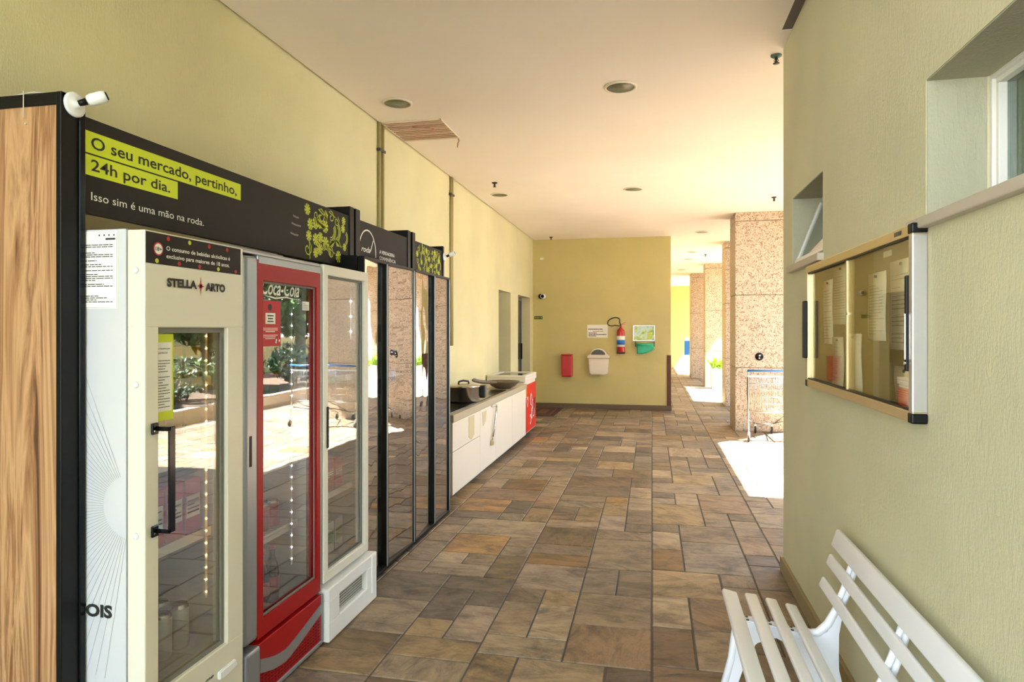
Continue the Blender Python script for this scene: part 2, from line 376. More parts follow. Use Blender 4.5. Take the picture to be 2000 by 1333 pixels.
# ceiling (with shadow gaps on both sides), roof over it, unseen sun-shaping wings added beyond x = 2.9
bm = BM()
RX = 2.9
box(bm, WL+.018, WR-.058, -1.9, 4.07, CH, 3.32); box(bm, WL+.018, RX, 4.07, YB, CH, 3.32); box(bm, .345, RX, YB, 27.2, CH, 3.32)
box(bm, RX, 9.0, 4.336, 5.78, CH, 3.6)
prism(bm, [(RX, 8.70), (3.36, 9.15), (3.6, 9.5), (4.3, 10.1), (4.3, 13.2), (RX, 13.2)], 'Z', CH, 3.6)  # unseen added wing, outline cut so its shadow edges the floor sun patch
box(bm, RX, 4.6, 17.6, 22.4, CH, 3.6)
struct(obj('ceiling', bm, 'ceiling'))
bm = BM(); box(bm, WL-.3, 9.0, -1.9, 4.336, 3.6, 3.72); box(bm, WL-.3, RX, 4.336, 27.2, 3.6, 3.72); box(bm, RX-.02, RX, 5.78, 27.2, CH, 3.6)
struct(obj('roof', bm, 'ceiling'))
bm = BM(); box(bm, WR-.058, WR-.001, -1.9, 4.07, CH+.004, 3.30); box(bm, WL, WL+.02, -1.9, YB, 3.30, 3.36); struct(obj('trim_1', bm, 'gap'))
# brown corner guard
bm = BM(); box(bm, .275, .351, YB-.012, YB, .09, 1.03, .002); box(bm, .345, .351, YB-.012, YB+.08, .09, 1.03, .002)
tag(obj('corner_guard', bm, 'brown'), 'tall brown wooden corner guard on the right end of the back wall', 'guard')

# doors in the left wall recesses
def door(name, y0, y1, X):
    bm = BM()
    for a in ((y0, y0+.05, 0, DZ), (y1-.05, y1, 0, DZ), (y0+.05, y1-.05, DZ-.06, DZ), (y0+.05, y1-.05, 0, .08)): box(bm, X-.05, X, *a, .004)
    o = struct(obj(name, bm, 'door_grey'))
    bm = BM(); box(bm, X-.045, X-.015, y0+.05, y1-.05, .08, DZ-.06)
    obj('door_panel', bm, 'door_dark', o)
    bm = BM(); box(bm, X, X+.03, y1-.12, y1-.09, .95, 1.25, .004); obj('door_handle', bm, 'black', o)
    bm = BM()
    for z in (.35, 1.15, 1.85): cyl(bm, (X+.008, y0+.02, z), (X+.008, y0+.02, z+.1), .012, seg=10)
    obj('hinge', bm, 'black', o)
door('door_1', *D1, WL-.235); door('door_2', *D2, WL-.16)

# windows in the right wall
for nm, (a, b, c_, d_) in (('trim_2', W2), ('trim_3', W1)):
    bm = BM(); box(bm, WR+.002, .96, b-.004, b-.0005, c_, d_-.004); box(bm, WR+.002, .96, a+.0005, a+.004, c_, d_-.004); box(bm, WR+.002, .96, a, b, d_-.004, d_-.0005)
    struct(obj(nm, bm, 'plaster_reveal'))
def frame_yz(bm, X0, X1, y0, y1, z0, z1, t, mi=0):
    box(bm, X0, X1, y0, y1, z0, z0+t, .002, mi); box(bm, X0, X1, y0, y1, z1-t, z1, .002, mi)
    box(bm, X0, X1, y0, y0+t, z0+t, z1-t, .002, mi); box(bm, X0, X1, y1-t, y1, z0+t, z1-t, .002, mi)
bm = BM(); frame_yz(bm, .968, 1.03, W2[0], W2[1], W2[2], W2[3], .014); box(bm, .975, 1.03, 1.32, 1.36, W2[2], W2[3])
win = struct(obj('window_1', bm, 'white_metal'))
bm = BM(); frame_yz(bm, .978, 1.02, 1.36, W2[1]-.014, W2[2]+.014, W2[3]-.014, .016); obj('window_sash', bm, 'white_metal', win)
bm = BM(); box(bm, 1.0, 1.006, W2[0]+.014, W2[1]-.03, W2[2]+.03, W2[3]-.03); obj('window_pane', bm, 'window_glass', win)
bm = BM(); box(bm, WR-.03, .985, W2[0], W2[1]+.075, W2[2]-.03, W2[2]+.002, .004); obj('window_sill', bm, 'sill', win)
bm = BM()
for i in range(30):
    y = 1.93+i*.007; cyl(bm, (1.10+.008*math.sin(i*1.9), y, 1.7), (1.10+.008*math.sin(i*1.9), y, 2.26), .006, seg=6, cap=False)
tag(obj('curtain', bm, 'curtain'), 'pale teal curtain gathered behind the glass of the large high window', 'curtain')
bm = BM(); frame_yz(bm, .955, .99, W1[0], W1[1], W1[2], W1[3], .02)
win = struct(obj('window_2', bm, 'white_metal'))
t = BM(); frame_yz(t, -.012, .012, W1[0]+.025, W1[1]-.03, -.39, 0, .024); t.transform(Matrix.Translation((.955, 0, 2.245)) @ Matrix.Rotation(R(21), 4, 'Y'))
bm = BM(); merge(bm, t, 0); obj('window_sash', bm, 'white_metal', win)
t = BM(); box(t, -.002, .002, W1[0]+.05, W1[1]-.05, -.37, -.02); t.transform(Matrix.Translation((.955, 0, 2.245)) @ Matrix.Rotation(R(21), 4, 'Y'))
bm = BM(); merge(bm, t, 0); obj('window_pane', bm, 'window_glass', win)
bm = BM(); box(bm, WR-.03, .955, W1[0]-.02, W1[1]+.03, W1[2]-.04, W1[2]-.002, .004); obj('window_sill', bm, 'sill', win)

# granite columns
def column(x0, x1, y0, y1, label, plate=False):
    bm = BM(); zs = [0, .94, 2.02, 3.12, CH]; g = .004
    box(bm, x0+.008, x1-.008, y0+.008, y1-.008, 0, CH, mi=1)
    for a, b in zip(zs, zs[1:]): box(bm, x0, x1, y0, y1, a+(g if a else 0), b-g if b < CH else b, .006)
    return tag(obj('granite_column', bm, ['granite', 'stone_dark']), label, 'column', 'granite columns along the open side')
column(1.215, 2.38, 10.23, 10.90, 'nearest square granite column, behind the shopping cart')
column(1.414, 1.98, 13.48, 14.1, 'granite column mostly hidden directly behind the nearest one, second along the walkway')
column(1.368, 1.95, 17.85, 18.45, 'bright third granite column with the white planter standing against it')
column(1.19, 1.80, 20.95, 21.8, 'farthest and darkest granite column, beside the yellow end wall')
bm = BM(); lathe(bm, (1.553, 10.23, 1.107), [(.001, -.03), (.03, -.03), (.045, -.022), (.058, -.012), (.06, 0)], axis='Y')
sock = tag(obj('wall_outlet', bm, 'black_gloss'), 'round black outlet fixed on the nearest granite column above the cart', 'outlet')
bm = BM(); disc(bm, '-Y', (1.555, 10.20, 1.122), .012); disc(bm, '-Y', (1.55, 10.20, 1.085), .010); obj('screw_cap', bm, 'white_print', sock)

# ------------------------------------------------------------ ceiling fittings
bm = BM(); lathe(bm, (0, 0, 0), [(.105, 0), (.125, 0), (.125, -.008), (.103, -.012), (.100, -.004), (.100, .0)])
ring0 = bm
def downlight(x, y, label):
    t = thing('downlight', label, 'downlight', (x, y, CH-.013), 'unlit round downlights in the ceiling')
    bm = BM(); lathe(bm, (x, y, CH-.0005), [(.100, 0), (.118, 0), (.118, -.007), (.101, -.011), (.100, -.004)]); obj('trim_ring', bm, 'lamp_ring', t)
    bm = BM(); lathe(bm, (x, y, CH-.002), [(.100, 0), (.100, -.005), (.001, -.006)]); obj('diffuser', bm, 'lamp_glass', t)
ring0.free()
for x, y, l in ((-1.916, 4.75, 'round downlight close above the rusty ceiling grille, by the left wall'),
                (-.22, 4.77, 'largest-looking round downlight, in the middle of the near ceiling'),
                (-1.92, 8.24, 'round downlight by the left wall next to a sprinkler, beyond the grille'),
                (-.225, 8.25, 'round downlight in mid ceiling, second one ahead of the largest-looking one'),
                (.874, 12.12, 'downlight just left of the nearest granite column top'),
                (.88, 15.16, 'small distant downlight over the passage, nearer of the close pair'),
                (.874, 16.66, 'small distant downlight over the passage, farther of the close pair'),
                (.841, 19.6, 'farthest tiny downlight over the passage near the end wall')): downlight(x, y, l)
def sprinkler(x, y, label, green=False):
    t = thing('sprinkler', label, 'sprinkler', (x, y, CH-.06), 'fire sprinklers in the ceiling')
    bm = BM(); lathe(bm, (x, y, CH-.0005), [(.034, 0), (.034, -.006), (.022, -.014), (.010, -.016)]); obj('escutcheon', bm, 'sprinkler_green' if green else 'sprinkler', t)
    bm = BM(); cyl(bm, (x, y, CH-.012), (x, y, CH-.05), .008, seg=10)
    for s_ in (-1, 1): tube(bm, [(x+s_*.006, y, CH-.02), (x+s_*.014, y, CH-.034), (x+s_*.003, y, CH-.05)], .0025, 6)
    lathe(bm, (x, y, CH-.052), [(.001, -.002), (.02, -.002), (.02, .001), (.001, .001)], 12); obj('head', bm, 'sprinkler', t)
for x, y, l, g in ((-1.824, 7.56, 'brown sprinkler beside the second downlight along the left wall', False), (.775, 4.43, 'greenish sprinkler at the end of the right wall, the largest one', True),
                   (1.573, 9.15, 'sprinkler in the bright ceiling in front of the nearest granite column', False), (-1.85, 12.19, 'small sprinkler close above the back wall', False),
                   (1.214, 15.74, 'tiny distant sprinkler over the passage behind the first columns', False)): sprinkler(x, y, l, g)
# ceiling grille
t = thing('ceiling_grille', 'rusty slatted vent grille with a loose hanging corner in the ceiling near the left wall', 'grille', (-1.97, 5.45, CH-.02))
bm = BM()
box(bm, -2.235, -1.70, 5.17, 5.19, CH-.008, CH-.001); box(bm, -2.235, -1.70, 5.70, 5.72, CH-.012, CH-.001)
box(bm, -2.235, -2.225, 5.17, 5.72, CH-.008, CH-.001); box(bm, -1.715, -1.705, 5.17, 5.72, CH-.008, CH-.001); obj('frame', bm, 'lamp_ring', t)
bm = BM()
for i in range(11):
    y = 5.20+i*.047; box(bm, -2.225, -1.715, y, y+.008, CH-.009+.002*math.sin(i*2), CH-.004)
obj('slats', bm, 'rust', t)
bm = BM(); tube(bm, [(-1.72, 5.71, CH-.012), (-1.71, 5.715, CH-.03), (-1.722, 5.72, CH-.05), (-1.728, 5.72, CH-.09)], .006, 6); obj('loose_wire', bm, 'rust', t); bm = BM(); tube(bm, [(-2.0, 5.3, CH-.015), (-1.86, 5.32, CH-.02), (-1.83, 5.42, CH-.018)], .004, 6)
obj('loose_wire', bm, 'rust', t)

# conduits on the left wall
def conduit(y, z0, label, two):
    t = thing('conduit', label, 'pipe', (WL+.02, y, z0), None)
    bm = BM()
    for k in ((-.034, .034) if two else (-.02, .02)): cyl(bm, (WL+.018, y+k, z0), (WL+.018, y+k, 3.30), .014, seg=10)
    obj('tube', bm, 'conduit', t)
    for z in ((3.02, 2.3) if two else (3.05,)): bm = BM(); box(bm, WL, WL+.036, y-.06, y+.06, z-.012, z+.012, .004); obj('clamp', bm, 'dark_grey', t)
conduit(5.20, .9, 'pair of olive conduits on the left wall rising behind the round-logo banner to the grille', True)
conduit(7.2, 1.32, 'single olive conduit on the left wall ending above the counter', False)

# ------------------------------------------------------------ market kiosk bays
BX = -1.757
def leafprint(bm, y0, y1, z0, z1, seed, n):
    r = random.Random(seed)
    X = BX; cells = []
    nz = 4; nyy = max(1, round(n/nz))
    for i in range(nyy):
        for j in range(nz):
            cy = y0+(y1-y0)*(i+.5+r.uniform(-.28, .28))/nyy; cz = z0+(z1-z0)*(j+.5+r.uniform(-.22, .22))/nz
            k = r.choice((0, 1, 2, 3, 3)); s_ = min((y1-y0)/nyy, (z1-z0)/nz)*r.uniform(.55, .72); a0 = r.uniform(-1.3, 1.3)
            def P(u, v): return (X, cy+u*math.cos(a0)-v*math.sin(a0), cz+u*math.sin(a0)+v*math.cos(a0))
            if k == 0:                                   # serrated leaf
                for q in range(-3, 4): stroke(bm, '+X', [P(-.0, q*s_*.22), P(s_*.6*(1-abs(q)/4.5), q*s_*.22+s_*.25)], s_*.2); stroke(bm, '+X', [P(0, q*s_*.22), P(-s_*.6*(1-abs(q)/4.5), q*s_*.22+s_*.25)], s_*.2)
                stroke(bm, '+X', [P(0, -s_), P(0, s_)], s_*.28)
            elif k == 1:                                 # banana
                for q in (.75, 1.0, 1.22): stroke(bm, '+X', [P(s_*q*math.cos(a)-s_*.4, s_*q*1.1*math.sin(a)) for a in [-1.2+.3*z for z in range(9)]], s_*.13)
            elif k == 2:                                 # curl
                stroke(bm, '+X', [P(s_*(.1+.09*z)*math.cos(.75*z), s_*(.1+.09*z)*math.sin(.75*z)) for z in range(11)]+[P(s_*.6, -s_*1.1)], s_*.15)
            else:                                        # flower / bunch
                for q in range(8): stroke(bm, '+X', [P(0, 0), P(s_*.75*math.cos(q*.785), s_*.75*math.sin(q*.785))], [s_*.1, s_*.4])
def upright(bm, y0, y1, z0, z1): box(bm, WL+.03, -1.75, y0, y1, z0, z1, .003)
# bay 1
t = thing('market_kiosk', 'tall kiosk frame with wooden end panel and lime slogan banner over the first coolers', 'kiosk', (-2.0, 1.70, 0), 'market kiosk frames with black banners')
bm = BM(); box(bm, WL+.03, -1.752, 1.663, 1.715, .06, 2.19); panel = obj('end_panel', bm, 'wood', t)
bm = BM(); box(bm, WL+.03, -1.748, 1.657, 1.728, 2.187, 2.225, .002); box(bm, -1.768, -1.748, 1.655, 1.728, 0, 2.225, .003); box(bm, WL+.03, -1.77, 1.66, 1.72, 0, .06); obj('end_panel_edge', bm, 'black', t)
bm = BM(); box(bm, -1.80, -1.742, 1.716, 1.737, 0, 2.21, .002); obj('upright', bm, 'black_gloss', t)
bm = BM(); upright(bm, 3.60, 3.655, 1.935, 2.235); obj('upright', bm, 'black', t)
bm = BM(); box(bm, -1.78, BX, 1.738, 3.484, 1.872, 2.178, .001); box(bm, -1.78, BX, 3.484, 3.60, 1.94, 2.178); bn = obj('banner', bm, 'banner', t)
bm = BM(); Z = BX
def strip(ya, yb, za, zb): quad(bm, '+X', (BX, ya, za), yb-ya, zb-za, 0, .0008)
strip(1.747, 2.553, 2.066, 2.136); strip(1.747, 2.164, 1.995, 2.061); obj('lime_strip', bm, 'lime', bn)
bm = BM(); text(bm, 'O seu mercado, pertinho,', '+X', (BX, 1.771, 2.083), .752, .038, bold=.012, thick=.0016); text(bm, '24h por dia.', '+X', (BX, 1.771, 2.012), .352, .036, bold=.012, thick=.0016); obj('lettering', bm, 'ink', bn)
bm = BM(); text(bm, 'Isso sim é uma mão na roda.', '+X', (BX, 1.771, 1.917), .54, .026, thick=.0016); obj('lettering', bm, 'white_print', bn)
bm = BM(); leafprint(bm, 3.10, 3.484, 1.89, 2.16, 3, 22); leafprint(bm, 3.49, 3.58, 1.95, 2.17, 5, 4); obj('leaf_print', bm, 'leaf_print', bn)
bm = BM()
for yy, zz, l in ((2.98, 2.075, .055), (2.965, 2.035, .09), (2.955, 1.985, .075)): stroke(bm, '+X', [(BX, yy, zz), (BX, yy+l*.5, zz-.005), (BX, yy+l, zz-.004)], .009)
obj('grey_strokes', bm, 'grey_print', bn)
# bay 2
t = thing('market_kiosk', 'kiosk frame with round white logo and small lettering on its black banner', 'kiosk', (-2.0, 3.70, 1.935), 'market kiosk frames with black banners')
bm = BM(); upright(bm, 3.68, 3.74, 1.935, 2.235); obj('upright', bm, 'black', t)
bm = BM(); upright(bm, 4.545, 4.60, 1.935, 2.235); obj('upright', bm, 'black', t)
bm = BM(); box(bm, -1.78, BX, 3.74, 4.545, 1.935, 2.178, .001); bn = obj('banner', bm, 'banner', t)
bm = BM(); stroke(bm, '+X', [(BX, 3.86+.125*math.cos(a), 1.99+.14*math.sin(a)) for a in [-.15+(math.pi+.3)*k/24 for k in range(25)]], .009)
stroke(bm, '+X', [(BX, 3.90, 2.00), (BX, 3.915, 2.02), (BX, 3.945, 2.075)], .008)
text(bm, 'roda', '+X', (BX, 3.77, 1.99), .13, .035, shear=.3, bold=.01); obj('round_logo', bm, 'white_print', bn)
bm = BM(); text(bm, 'A VERDADEIRA', '+X', (BX, 4.045, 2.006), .26, .022, bold=.01); text(bm, 'CONVENIÊNCIA', '+X', (BX, 4.045, 1.966), .28, .022, bold=.01); obj('lettering', bm, 'white_print', bn)
# bay 3
t = thing('market_kiosk', 'kiosk frame with leaf and banana pattern covering its black banner, next to the counter', 'kiosk', (-2.0, 5.0, 1.935), 'market kiosk frames with black banners')
bm = BM(); upright(bm, 4.64, 4.70, 1.935, 2.235); obj('upright', bm, 'black', t)
bm = BM(); box(bm, WL+.03, -1.75, 5.37, 5.405, 0, 2.22, .003); obj('end_panel', bm, 'black', t)
bm = BM(); box(bm, -1.78, BX, 4.70, 5.37, 1.935, 2.178, .001); bn = obj('banner', bm, 'banner', t)
bm = BM(); leafprint(bm, 4.74, 5.32, 1.955, 2.155, 2, 36); obj('leaf_print', bm, 'leaf_print', bn)

# small cameras on the kiosk
def webcam(c, label, ang):
    t = thing('security_camera', label, 'camera', c)
    x, y, z = c
    bm = BM(); lathe(bm, (x, y, z), [(.001, 0), (.038, 0), (.038, .006), (.03, .009), (.012, .012), (.009, .024), (.001, .024)], 24, axis='X'); obj('mounting_disc', bm, 'white_plastic', t)
    q = Vector((.75, ang, .42)).normalized(); a = Vector((x+.024, y, z+.004)); j = a+q*.018
    bm = BM(); cyl(bm, a-q*.006, j, .009, .011, 12); obj('joint', bm, 'black', t)
    bm = BM()
    up = Vector((0, 0, 1)); r_ = [.006, .016, .019, .019, .017, .006]; d_ = [0, .004, .016, .045, .056, .058]
    tube(bm, [j+q*k for k in d_], r_, 16); b = obj('camera_body', bm, 'white_plastic', t)
    bm = BM(); e = j+q*.058; cyl(bm, e-q*.001, e+q*.003, .013, .012, 16); obj('lens', bm, 'black_gloss', t)
webcam((-1.748, 1.70, 2.197), 'white round-based camera on the top corner of the wooden end panel', .55)
webcam((-1.748, 5.395, 2.13), 'small white camera on the far end of the leaf-patterned banner', .5)
bm = BM(); tube(bm, [(-1.745, 1.70, 2.236), (-1.78, 1.68, 2.2265), (-1.86, 1.66, 2.230), (-1.95, 1.67, 2.2275), (-2.04, 1.675, 2.229), (-2.15, 1.69, 2.229), (-2.22, 1.72, 2.228)], .0022, 6)
tag(obj('cable', bm, 'cable'), 'thin white cable lying along the top edge of the wooden panel', 'cable')
bm = BM(); cyl(bm, (-1.886, 1.6545, 2.15), (-1.886, 1.6545, 2.234), .0016, seg=6); cyl(bm, (-1.885, 1.6632, 2.135), (-1.885, 1.658, 2.135), .003, seg=8)
tag(obj('cable_tie', bm, 'cable'), 'short white tie hanging over the top of the wooden end panel', 'tie')

# ------------------------------------------------------------ products (prototypes, copied into coolers)
PROD = {}
def can_bm(r, h, mi_body=0):
    bm = BM(); lathe(bm, (0, 0, 0), [(r*.8, 0), (r, .006), (r, h-.012), (r*.84, h-.002), (r*.84, h), (r*.76, h-.003), (.001, h-.003)], 16)
    for f in bm.faces:
        if f.calc_center_median().z > h-.008: f.material_index = 1
    return bm
def put(kind, x, y, z, label, cat, group, mk):
    if kind not in PROD:
        o = mk(); o.location = (x, y, z); ROOT[o.name] = Vector((x, y, z)); tag(o, label, cat, group); PROD[kind] = o; return o
    o = dup(PROD[kind], (x, y, z)); o['label'] = label; o['category'] = cat; o['group'] = group; return o
def mk_can(mats, name='drink_can', r=.030, h=.12):
    def f(): return obj(name, can_bm(r, h), mats, origin=(0, 0, 0))
    return f
def mk_bottle(mats, h=.24):
    def f():
        b = BM(); lathe(b, (0, 0, 0), [(.028, 0), (.031, .008), (.031, h*.55), (.026, h*.66), (.013, h*.82), (.013, h*.94), (.001, h*.94)], 16)
        t_ = obj('drink_bottle', b, mats[0], origin=(0, 0, 0)); ROOT[t_.name] = Vector((0, 0, 0))
        b = BM(); lathe(b, (0, 0, 0), [(.0322, h*.2), (.0322, h*.48)], 16); obj('bottle_label', b, mats[1], t_)
        b = BM(); lathe(b, (0, 0, 0), [(.015, h*.93), (.015, h), (.001, h)], 12); obj('cap', b, mats[2], t_)
        return t_
    return f
def mk_box(mats, sx_, sy_, sz_, name='carton'):
    def f():
        b = BM(); box(b, -sx_/2, sx_/2, -sy_/2, sy_/2, 0, sz_, .002)
        quad(b, '+X', (sx_/2, -sy_/2+.006, sz_*.3), sy_-.012, sz_*.4, 1, .001); fake_lines(b, '+X', (sx_/2, -sy_/2+.012, sz_*.36), sy_-.024, sz_*.28, 4, 2, .002, .4, 3)
        return obj(name, b, mats, origin=(0, 0, 0), recalc=False)
    return f

# ------------------------------------------------------------ coolers
def cooler_body(t, x0, x1, y0, y1, z0, z1, bmat, lmat='liner', w_=.03, zi=None):
    zi = z0+.22 if zi is None else zi
    bm = BM(); box(bm, x0, x1, y0, y0+w_, z0, z1); box(bm, x0, x1, y1-w_, y1, z0, z1); box(bm, x0, x0+w_, y0+w_, y1-w_, z0, z1)
    box(bm, x0+w_, x1, y0+w_, y1-w_, z1-.06, z1); box(bm, x0+w_, x1, y0+w_, y1-w_, z0, zi)
    body = obj('body', bm, bmat, t)
    e = .002; bm = BM(); a0, a1, b0, b1, c0, c1 = x0+w_, x1, y0+w_, y1-w_, zi, z1-.06
    box(bm, a0, a0+e, b0, b1, c0, c1); box(bm, a0, a1, b0, b0+e, c0, c1); box(bm, a0, a1, b1-e, b1, c0, c1); box(bm, a0, a1, b0, b1, c0, c0+e); box(bm, a0, a1, b0, b1, c1-e, c1)
    obj('inner_liner', bm, lmat, t); return body
def shelf(t, x0, x1, y0, y1, z, m_='white_metal'):
    bm = BM(); box(bm, x1-.006, x1, y0, y1, z-.028, z+.006); box(bm, x0, x0+.006, y0, y1, z-.008, z)
    n_ = int((y1-y0)/.022)
    for k in range(n_+1):
        y = y0+(y1-y0)*k/n_; cyl(bm, (x0, y, z-.003), (x1-.004, y, z-.003), .0022, seg=5, cap=False)
    obj('shelf', bm, m_, t)
def ring_frame(bm, X0, X1, y0, y1, z0, z1, iy0, iy1, iz0, iz1, bev=.004, mi=0):
    box(bm, X0, X1, y0, y1, z0, iz0, bev, mi); box(bm, X0, X1, y0, y1, iz1, z1, bev, mi)
    box(bm, X0, X1, y0, iy0, iz0-bev, iz1+bev, bev, mi); box(bm, X0, X1, iy1, y1, iz0-bev, iz1+bev, bev, mi)

# --- first cooler, cream (beer)
t = thing('drinks_cooler', 'cream single-door beer cooler, nearest to the wooden end panel', 'cooler', (-1.85, 1.99, 0), 'upright glass-door coolers in the kiosk row')
body = cooler_body(t, -2.18, -1.598, 1.742, 2.239, 0.02, 1.815, 'side_white', zi=.33)
bm = BM()
ring_frame(bm, -1.594, -1.53, 1.742, 2.239, .12, 1.812, 1.800, 2.146, .345, 1.508, .004)
dr = obj('door', bm, 'cream', t)
bm = BM(); ring_frame(bm, -1.552, -1.545, 1.80, 2.146, .345, 1.508, 1.808, 2.128, .36, 1.49, .001); obj('gasket', bm, 'gasket', dr)
bm = BM(); box(bm, -1.560, -1.556, 1.80, 2.146, .345, 1.508); obj('glass_pane', bm, 'cooler_glass', dr)
bm = BM()
for z in (1.19, .868):
    box(bm, -1.53, -1.522, 1.765, 1.792, z-.018, z+.018, .003); box(bm, -1.53, -1.478, 1.784, 1.792, z-.008, z+.006, .002)
box(bm, -1.484, -1.478, 1.784, 1.812, .862, 1.196, .002); hd = obj('handle', bm, 'black_gloss', dr)
for z in (1.19, .868):
    bm = BM()
    for k in (-.006, .006): disc(bm, '+X', (-1.522, 1.772, z+k), .003, 0, .001, 10)
    obj('screw', bm, 'chrome', hd)
bm = BM(); quad(bm, '+X', (-1.53, 1.744, 1.709), .478, .098, 0, .001); st = obj('age_sticker', bm, 'banner', dr)
bm = BM(); text(bm, 'O consumo de bebidas alcóolicas é', '+X', (-1.53, 1.831, 1.757), .325, .0135, bold=.012, thick=.002); text(bm, 'exclusivo para maiores de 18 anos.', '+X', (-1.53, 1.831, 1.732), .322, .0135, bold=.012, thick=.002); obj('lettering', bm, 'white_print', st)
bm = BM(); disc(bm, '+X', (-1.53, 1.796, 1.757), .0215, 0, .002, 28); disc(bm, '+X', (-1.53, 1.796, 1.757), .017, 1, .0025, 28); text(bm, '18+', '+X', (-1.53, 1.783, 1.751), .027, .012, 2, bold=.02, thick=.003)
for k in range(9): disc(bm, '+X', (-1.53, 1.79+k*.05, 1.795 if k % 2 else 1.719), .008, 0 if k % 3 else 3, .002, 7)
obj('age_symbol', bm, ['red_poster', 'white_print', 'ink', 'leaf_print'], st)
bm = BM(); text(bm, 'STELLA', '+X', (-1.53, 1.833, 1.642), .142, .025, bold=.055, thick=.003); text(bm, 'ARTO', '+X', (-1.53, 2.019, 1.639), .108, .025, bold=.055, thick=.003); obj('lettering', bm, 'ink', dr)
bm = BM()
for k in range(8):
    a = k*math.pi/4; l = (.034 if k in (2, 6) else .018 if k % 2 == 0 else .012); c0 = Vector((-1.53, 1.996, 1.652))
    stroke(bm, '+X', [c0, c0+Vector((0, math.cos(a), math.sin(a)))*l*.5, c0+Vector((0, math.cos(a), math.sin(a)))*l], [.008, .005, .0005], 0, .002)
obj('star_emblem', bm, 'red_poster', dr)
bm = BM(); text(bm, 'me', '+X', (-1.53, 2.02, .262), .045, .012, shear=.3, bold=.02, thick=.001); obj('lettering', bm, 'ink', dr)
bm = BM(); prism(bm, [(2.085, .268), (2.18, .27), (2.188, .245), (2.12, .235), (2.085, .24)], 'X', -1.53, -1.517, bev=.003); obj('corner_latch', bm, 'white_plastic', dr)
for z in (1.685, 1.33, .86):
    bm = BM(); lathe(bm, (-1.562, 1.742, z), [(.001, -.006), (.008, -.005), (.0105, 0)], 14, axis='Y'); obj('rivet_cap', bm, 'white_plastic', dr)
bm = BM(); box(bm, -1.60, -1.535, 1.75, 2.235, 0, .115, .004); obj('plinth', bm, 'dark_grey', t)
# side print
bm = BM(); 
for k in range(46):
    a = R(-80+k*3.6); c0 = Vector((-1.58, 1.742, .95)); l0, l1 = .10, .55
    p = c0+Vector((-math.cos(a), 0, math.sin(a)))*l0; q = c0+Vector((-math.cos(a), 0, math.sin(a)))*l1
    if q.x < -2.1: q = p+(q-p)*((-2.1-p.x)/(q.x-p.x))
    if k > 41: continue
    stroke(bm, '-Y', [p, q], .0008, 0, .0008)
obj('sunburst_print', bm, 'grey_print', body)
bm = BM(); text(bm, 'ARTOIS', '-Y', (-1.87, 1.742, .60), .222, .036, bold=.045, thick=.001); obj('lettering', bm, 'ink', body)
bm = BM(); quad(bm, '-Y', (-1.86, 1.742, 1.567), .232, .243, 0, .001)
fake_lines(bm, '-Y', (-1.85, 1.742, 1.585), .205, .185, 30, 1, .0016, .42, 4); quad(bm, '-Y', (-1.672, 1.742, 1.782), .036, .006, 1, .0016)
for k in range(4): disc(bm, '-Y', (-1.695+.018*k, 1.742, 1.797), .003, 1, .0016, 8)
stroke(bm, '-Y', [(-1.765, 1.742, 1.57), (-1.631, 1.742, 1.57), (-1.631, 1.742, 1.805), (-1.70, 1.742, 1.805)], .0008, 1, .0016)
obj('notice_sheet', bm, ['paper', 'ink'], body)
# glass stickers
bm = BM(); quad(bm, '+X', (-1.5555, 1.803, 1.205), .092, .282, 0, .0008); quad(bm, '+X', (-1.5555, 1.803, 1.235), .084, .225, 1, .0012)
text(bm, 'Nova maneira por', '+X', (-1.5555, 1.806, 1.437), .074, .006, 2, bold=.01, thick=.0018); text(bm, 'experiência!', '+X', (-1.5555, 1.817, 1.423), .05, .006, 2, bold=.01, thick=.0018)
fake_lines(bm, '+X', (-1.5555, 1.820, 1.245), .058, .16, 18, 2, .0018, .25, 9)
for k in range(6): quad(bm, '+X', (-1.5555, 1.807, 1.39-k*.026), .006, .006, 0, .0018)
obj('glass_poster', bm, ['lime', 'paper', 'ink'], dr)
bm = BM(); disc(bm, '+X', (-1.5555, 2.094, 1.42), .017, 0, .0008, 24, .0155); text(bm, '25', '+X', (-1.5555, 2.080, 1.408), .024, .014, 0, bold=.02, thick=.001); obj('round_sticker', bm, 'ink', dr)
for z in (.75, 1.04, 1.32): shelf(t, -2.13, -1.64, 1.78, 2.20, z)
def leds(t, x, y, z0, z1, n_, m_, r=.0035):
    bm = BM(); box(bm, x-.008, x-.002, y-.006, y+.006, z0, z1); ls = obj('led_strip', bm, 'liner', t)
    bm = BM()
    for k in range(n_):
        z = z0+(z1-z0)*(k+.5)/n_; lathe(bm, (x-.002, y, z), [(r, 0), (r*.7, r*.8), (.0002, r)], 8, axis='X')
    obj('led_lamp', bm, m_, ls)
leds(t, -1.625, 2.155, .50, 1.50, 22, 'led_warm', .003)
for i in range(3):
    for j in range(4):
        put('canw', -1.70-.085*i, 1.84+.088*j, .333, 'pale beer can standing on the floor of the cream cooler', 'can', 'cans on the floor of the cream cooler', mk_can(['can_white', 'steel'], r=.032, h=.16))
for j in range(4): put('boxr', -1.72, 1.84+.095*j, .751, 'red beer carton on the lowest rack of the cream cooler', 'carton', 'red cartons in the cream cooler', mk_box(['box_red', 'box_white', 'ink'], .12, .085, .20))
for j in range(4): put('boxg', -1.72, 1.84+.095*j, 1.041, 'dark green beer carton on the middle rack of the cream cooler', 'carton', 'green cartons in the cream cooler', mk_box(['box_green', 'box_yellow', 'ink'], .12, .085, .17))
for j in range(4): put('boxy', -1.72, 1.84+.095*j, 1.321, 'yellow carton on the top rack of the cream cooler', 'carton', 'yellow cartons in the cream cooler', mk_box(['box_yellow', 'box_white', 'ink'], .12, .08, .12))

